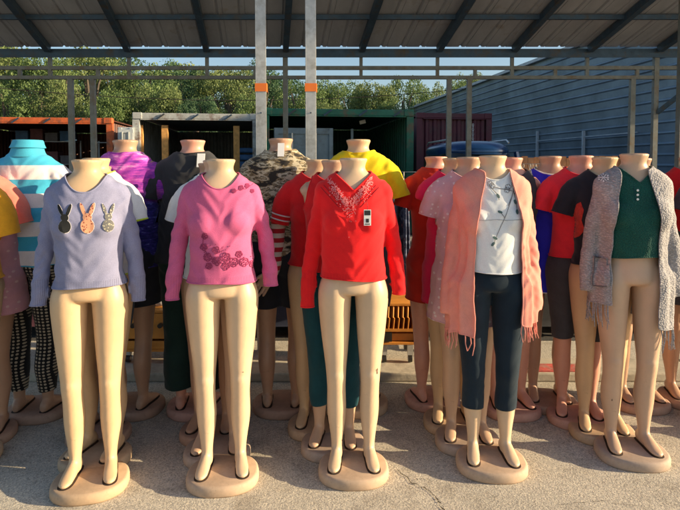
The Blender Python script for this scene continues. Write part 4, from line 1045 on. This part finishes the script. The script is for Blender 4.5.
# scuffs and chips in the front mannequins' paint
M_scuff = plain('bare scuff', (.16, .10, .07), .8, var=.5, nscale=60); M_seam = plain('fine seam', (.34, .22, .13), .7)
BV = np.array([x.co[:] for x in BODY[False].vertices]); BT = np.array([p.vertices[:] for p in BODY[False].polygons]); r = random.Random(21)
for F, marks in ((F3, ((377, 371, .9, 3.2), (342, 440, .5, 1.0))), (F2, ((243, 372, .6, .5),)), (F5, ((612, 400, .5, 1.2),))):
    sf = Surf(BV, BT, F); body = [c for c in F.children if c.name.startswith('body')][0]
    for x, y, a, b in marks:
        decal(sf, [[(x+a*math.cos(t)*r.uniform(.6, 1.2), y+b*math.sin(t)*r.uniform(.6, 1.2)) for t in np.linspace(0, 2*math.pi, 12)[:-1]]], 'scuff_mark', M_scuff, F, .0012, .0004, 0)

# ---- second row and behind
def simple(px, py, npy, label, skin, rz, garments, male=False):
    m = mannequin(px, py, npy, label, skin, male, rz)
    for kind, kw in garments:
        kw = dict(kw); nm = kw.pop('name'); mat = C[kw.pop('mat')]
        if kind == 'top': o, v, t = top_garment(m, nm, mat, male=male, **kw)
        elif kind == 'legs': o, v, t = leg_garment(m, nm, mat, male=male, **kw)
        elif kind == 'skirt': o = skirt(m, nm, mat, **kw)
    return m, o
S1, _ = simple(102, 457, 158, 'mannequin in white and lime top directly behind the rabbit-top one', 'tan', -10, [('top', dict(name='white_top', mat='white', hem=.93, sleeve='short', seed=11, mat_trim=C['lime']))])
simple(104, 434, 166, 'third mannequin back behind the rabbit-top one in denim shorts', 'brown', -6, [('top', dict(name='dark_top', mat='denim', hem=.9, sleeve='cap', seed=12)), ('legs', dict(name='shorts', mat='denim', z0=.62, seed=12, add=.015))])
S2, _ = simple(219, 451, 160, 'mannequin in white short-sleeved tee directly behind the pink-sweater one', 'buff', 4, [('top', dict(name='white_tee', mat='white', hem=.92, sleeve='short', seed=13, loose=.02))])
simple(213, 431, 163, 'third mannequin back behind the pink-sweater one in a dark green top', 'brown', 0, [('top', dict(name='green_top', mat='dkgreen', hem=.9, sleeve='none', seed=14))])
S3, _ = simple(334, 445, 160, 'mannequin in dark teal leggings directly behind the red-sweater one', 'buff', -4, [('top', dict(name='red_tee', mat='red2', hem=.93, sleeve='none', seed=15)), ('legs', dict(name='leggings', mat='teal', z0=.22, seed=15, add=.007))])
T3, o3 = simple(318, 426, 159.5, 'mannequin with white-banded red sleeves at the red-sweater one\'s shoulder', 'tan', 2, [('top', dict(name='banded_tee', mat='red2', hem=.92, sleeve='short', seed=16, loose=.01, sl_z=(1.14, 1.14)))])
# striped long sleeve with a hand beside the camouflage mannequin
simple(466, 440, 157, 'mannequin in pale pink lace dress directly behind the salmon-cardigan one', 'buff', -6, [('top', dict(name='lace_dress', mat='palepink', hem=.66, sleeve='short', seed=17, loose=.03, folds=.02, flare=.1))])
simple(452, 422, 158, 'mannequin in hot pink dress between the brick red and pale pink ones', 'tan', -4, [('top', dict(name='pink_dress', mat='hotpink', hem=.70, sleeve='cap', seed=18, loose=.02))])
simple(508, 408, 157.5, 'rearmost mannequin behind the salmon cardigan, bare-legged in dark grey', 'pink', 3, [('top', dict(name='grey_top', mat='darkgrey', hem=.9, sleeve='none', seed=19))])
S5, o5 = simple(599, 431, 157, 'mannequin in black tee with red print beside the grey cardigan', 'tan', -12, [('top', dict(name='black_tee', mat='black', hem=.93, sleeve='short', seed=20, loose=.008))])
M_rp = cloth('red figure print', (.75, .05, .03), .2, pattern=lambda nt, out: mixc(nt, (lambda r: r)(noise_n(nt, coords(nt), 40, 5, .7)).outputs['Fac'], (.9, .08, .05), (.12, .01, .01)))
o5s = [c for c in S5.children if c.name.startswith('black_tee')][0]
vv = np.array([x.co[:] for x in o5s.data.vertices]); tt = np.array([p.vertices[:] for p in o5s.data.polygons]); sf = Surf(vv, tt, S5)
decal(sf, [[(577, 204), (581, 202), (584, 210), (582, 220), (585, 230), (580, 236), (575, 238), (572, 230), (568, 224), (573, 216)]], 'red_print', M_rp, o5s, .003, .0006, 3)
simple(576, 417, 155.5, 'mannequin in bright red tee and charcoal knee-length leggings, pink stand', 'pink', -14, [('top', dict(name='red_tee', mat='coralred', hem=.93, sleeve='short', seed=21, loose=.008)), ('legs', dict(name='short_leggings', mat='darkgrey', z0=.47, seed=21, add=.008))])
simple(546, 402, 156, 'mannequin in royal blue sleeveless dress left of the bright red tee', 'brown', -8, [('top', dict(name='blue_dress', mat='blue', hem=.70, sleeve='none', seed=22, loose=.01, flare=.15, neck=neck_cut(.05, .11), mat_trim=C['white']))])
simple(634, 402, 158, 'mannequin hidden behind the green henley one, only its bare legs showing', 'brown', 2, [('top', dict(name='dark_top', mat='darkgrey', hem=.9, sleeve='none', seed=23))])
simple(684, 399, 157, 'mannequin in red tee and grey skirt at the right edge', 'brown', -5, [('top', dict(name='red_tee', mat='red2', hem=1.0, sleeve='short', seed=24)), ('skirt', dict(name='grey_skirt', mat='darkgrey', z0=.62, z1=1.05, a0=.15, b0=.11, a1=.20, b1=.16))])
simple(716, 417, 156, 'mannequin in dark grey top just beyond the right edge, its stand showing', 'tan', -5, [('top', dict(name='dark_top', mat='darkgrey', hem=.9, sleeve='short', seed=25))])
simple(758, 436, 154, 'mannequin in long dark cardigan outside the right edge beside the grey cardigan one', 'tan', -5, [('top', dict(name='dark_cardigan', mat='darkgrey', hem=.75, sleeve='long', seed=26, loose=.03)), ('legs', dict(name='leggings', mat='black', z0=.2, seed=26))])
simple(-13, 434, 163, 'mannequin in dusty pink dress with coral sleeves at the left edge', 'brown', 8, [('top', dict(name='dusty_dress', mat='dustpink', hem=.70, sleeve='none', seed=27, loose=.045, flare=.1)), ('top', dict(name='coral_bolero', mat='coral', hem=1.12, sleeve='short', seed=28, loose=.055, shell=.012, sl_z=(1.16, 1.16)))])
simple(-30, 456, 164, 'mannequin in orange and yellow tee cut off by the left edge', 'tan', 6, [('top', dict(name='orange_tee', mat='orangey', hem=.92, sleeve='short', seed=29, loose=.02, sl_z=(1.13, 1.13)))])

# ---- back row, seen from behind
B1, ob = simple(35, 417, 141.5, 'mannequin from behind in turquoise and white striped polo shirt', 'brown', 180, [('top', dict(name='striped_polo', mat='polo', hem=.86, sleeve='short', seed=31, loose=.02, neck=neck_cut(.04, .085, back=1.45), amp=.008)), ('legs', dict(name='patterned_leggings', mat='chain', z0=.16, seed=31, add=.012))], male=True)
v, f = vloft([(1.415, 0, .010, .100, .076), (1.435, 0, .008, .082, .072), (1.455, 0, .006, .074, .068), (1.475, 0, .003, .069, .064), (1.490, 0, 0, .067, .062), (1.504, 0, 0, .0665, .062)], n=40); f = f[:-2]; cl = mesh_obj('polo_collar', v, f, C['turq'], B1, smooth=True); q = cl.modifiers.new('t', 'SOLIDIFY'); q.thickness = .005; q.offset = 1
v, f = vloft([(1.505, 0, 0, .067, .0625), (1.498, 0, .001, .0705, .066), (1.482, 0, .003, .075, .070), (1.464, 0, .005, .083, .077)], n=40); f = f[:-2]; cl2 = mesh_obj('collar_fold', v, f, C['turq'], cl, smooth=True); q = cl2.modifiers.new('t', 'SOLIDIFY'); q.thickness = .004
simple(130, 414, 140, 'mannequin from behind in purple and navy galaxy print tee', 'brown', 178, [('top', dict(name='galaxy_tee', mat='galaxy', hem=.84, sleeve='short', seed=32, loose=.035, amp=.010)), ('legs', dict(name='dark_shorts', mat='black', z0=.62, seed=32, add=.03, short=True))], male=True)
B3, o = simple(196, 414, 140, 'mannequin from behind in plain black tee and dark green trousers', 'pink', 182, [('top', dict(name='black_tee', mat='blackg', hem=.86, sleeve='short', seed=33, loose=.03, amp=.010)), ('legs', dict(name='wide_trousers', mat='dkgreen', z0=.17, seed=33, add=.016, wide=.03))], male=True)
B4, o = simple(282, 412, 138.5, 'mannequin from behind in tan camouflage tee and black shorts', 'brown', 180, [('top', dict(name='camouflage_tee', mat='camo', hem=.87, sleeve='short', seed=34, loose=.03, amp=.009)), ('legs', dict(name='black_shorts', mat='black', z0=.60, seed=34, add=.035))], male=True)
B5, o = simple(358, 411, 139.5, 'mannequin from behind in bright yellow tee', 'tan', 176, [('top', dict(name='yellow_tee', mat='yellow', hem=.87, sleeve='short', seed=35, loose=.03, amp=.009)), ('legs', dict(name='shorts', mat='darkgrey', z0=.60, seed=35, add=.03))], male=True)
simple(434, 406, 156.5, 'mannequin in fitted brick red dress right of the yellow shirt', 'pink', 184, [('top', dict(name='red_dress', mat='orange_red', hem=.66, sleeve='short', seed=36, loose=.0, amp=.006, sl_z=(1.2, 1.2)))])
# swing labels and tags at the back of the necks
def neck_tag(man, name, w_, h_, mat, dx=0, dz=0, y=.083):
    MB().box((dx, y, 1.425+dz), (w_, .003, h_), Matrix.Rotation(R(20), 3, 'X')).build(name, mat, man)
neck_tag(B4, 'size_label', .034, .075, M_card, -.01, .012); neck_tag(B3, 'size_label', .040, .075, M_card, -.065, -.035, .106)
# white bands on the short red sleeves
for s in (-1, 1):
    for dz in (.018, .038):
        u = Vector((s*.25, 0, -.97)).normalized(); e = Vector((s*.2125, .008, 1.148))-u*dz*1.3; x = u.cross(Vector((0, 1, 0))).normalized()
        MB().tube([e+x*(.0535)*math.cos(a)+Vector((0, 1, 0))*.0645*math.sin(a) for a in np.linspace(0, 2*math.pi, 28)[:-1]], .0042, 6, closed=True).build('sleeve_band', C['redband'], T3, smooth=True)
# one long striped sleeve with a hand, on the mannequin with banded sleeves' left neighbour
def hand_mesh(man, mat, wrist, down, side):
    me = bpy.data.meshes.new('hand'); bm = bmesh.new(); ly = None
    pts = [(0, 0, 0), (0, 0, -.03), (0, 0, -.06), (0, 0, -.085)]; E = []; Rr = [(.022, .016), (.026, .015), (.036, .014), (.036, .012)]
    parts = [vloft([(0, 0, 0, .021, .017), (-.03, 0, 0, .030, .016), (-.065, 0, 0, .038, .014), (-.09, 0, 0, .037, .012), (-.098, 0, 0, .030, .008)][::-1], n=20)]
    for x, L in ((-.029, .058), (-.010, .070), (.010, .066), (.028, .052)):
        parts.append(ploft([(x, 0, -.08, .0085, .0085), (x*1.08, -.004, -.09-L*.45, .0082, .0082), (x*1.1, -.014, -.09-L*.8, .0075, .0075), (x*1.05, -.022, -.09-L, .005, .005)], n=10))
    parts.append(ploft([(side*.024, 0, -.03, .011, .011), (side*.045, -.010, -.060, .0095, .0095), (side*.050, -.020, -.088, .007, .007), (side*.049, -.024, -.096, .004, .004)], n=10))
    v, t = remesh(parts, .0035, 2); o = mesh_obj('hand', v, t, mat, man, smooth=True); o.location = wrist; o.rotation_euler = down; return o
v, f = ploft([(-.160, .012, 1.33, .045, .05), (-.205, .02, 1.25, .044, .046), (-.222, .03, 1.10, .040, .042), (-.225, .03, 1.0, .037, .038), (-.24, .02, .90, .032, .034), (-.255, .015, .86, .030, .031)], n=24)
sl3 = mesh_obj('striped_undersleeve', v, f, C['maroonstripe'], T3, smooth=True)
hand_mesh(T3, SKIN['buff'], (-.257, .012, .875), (R(8), R(32), 0), -1)
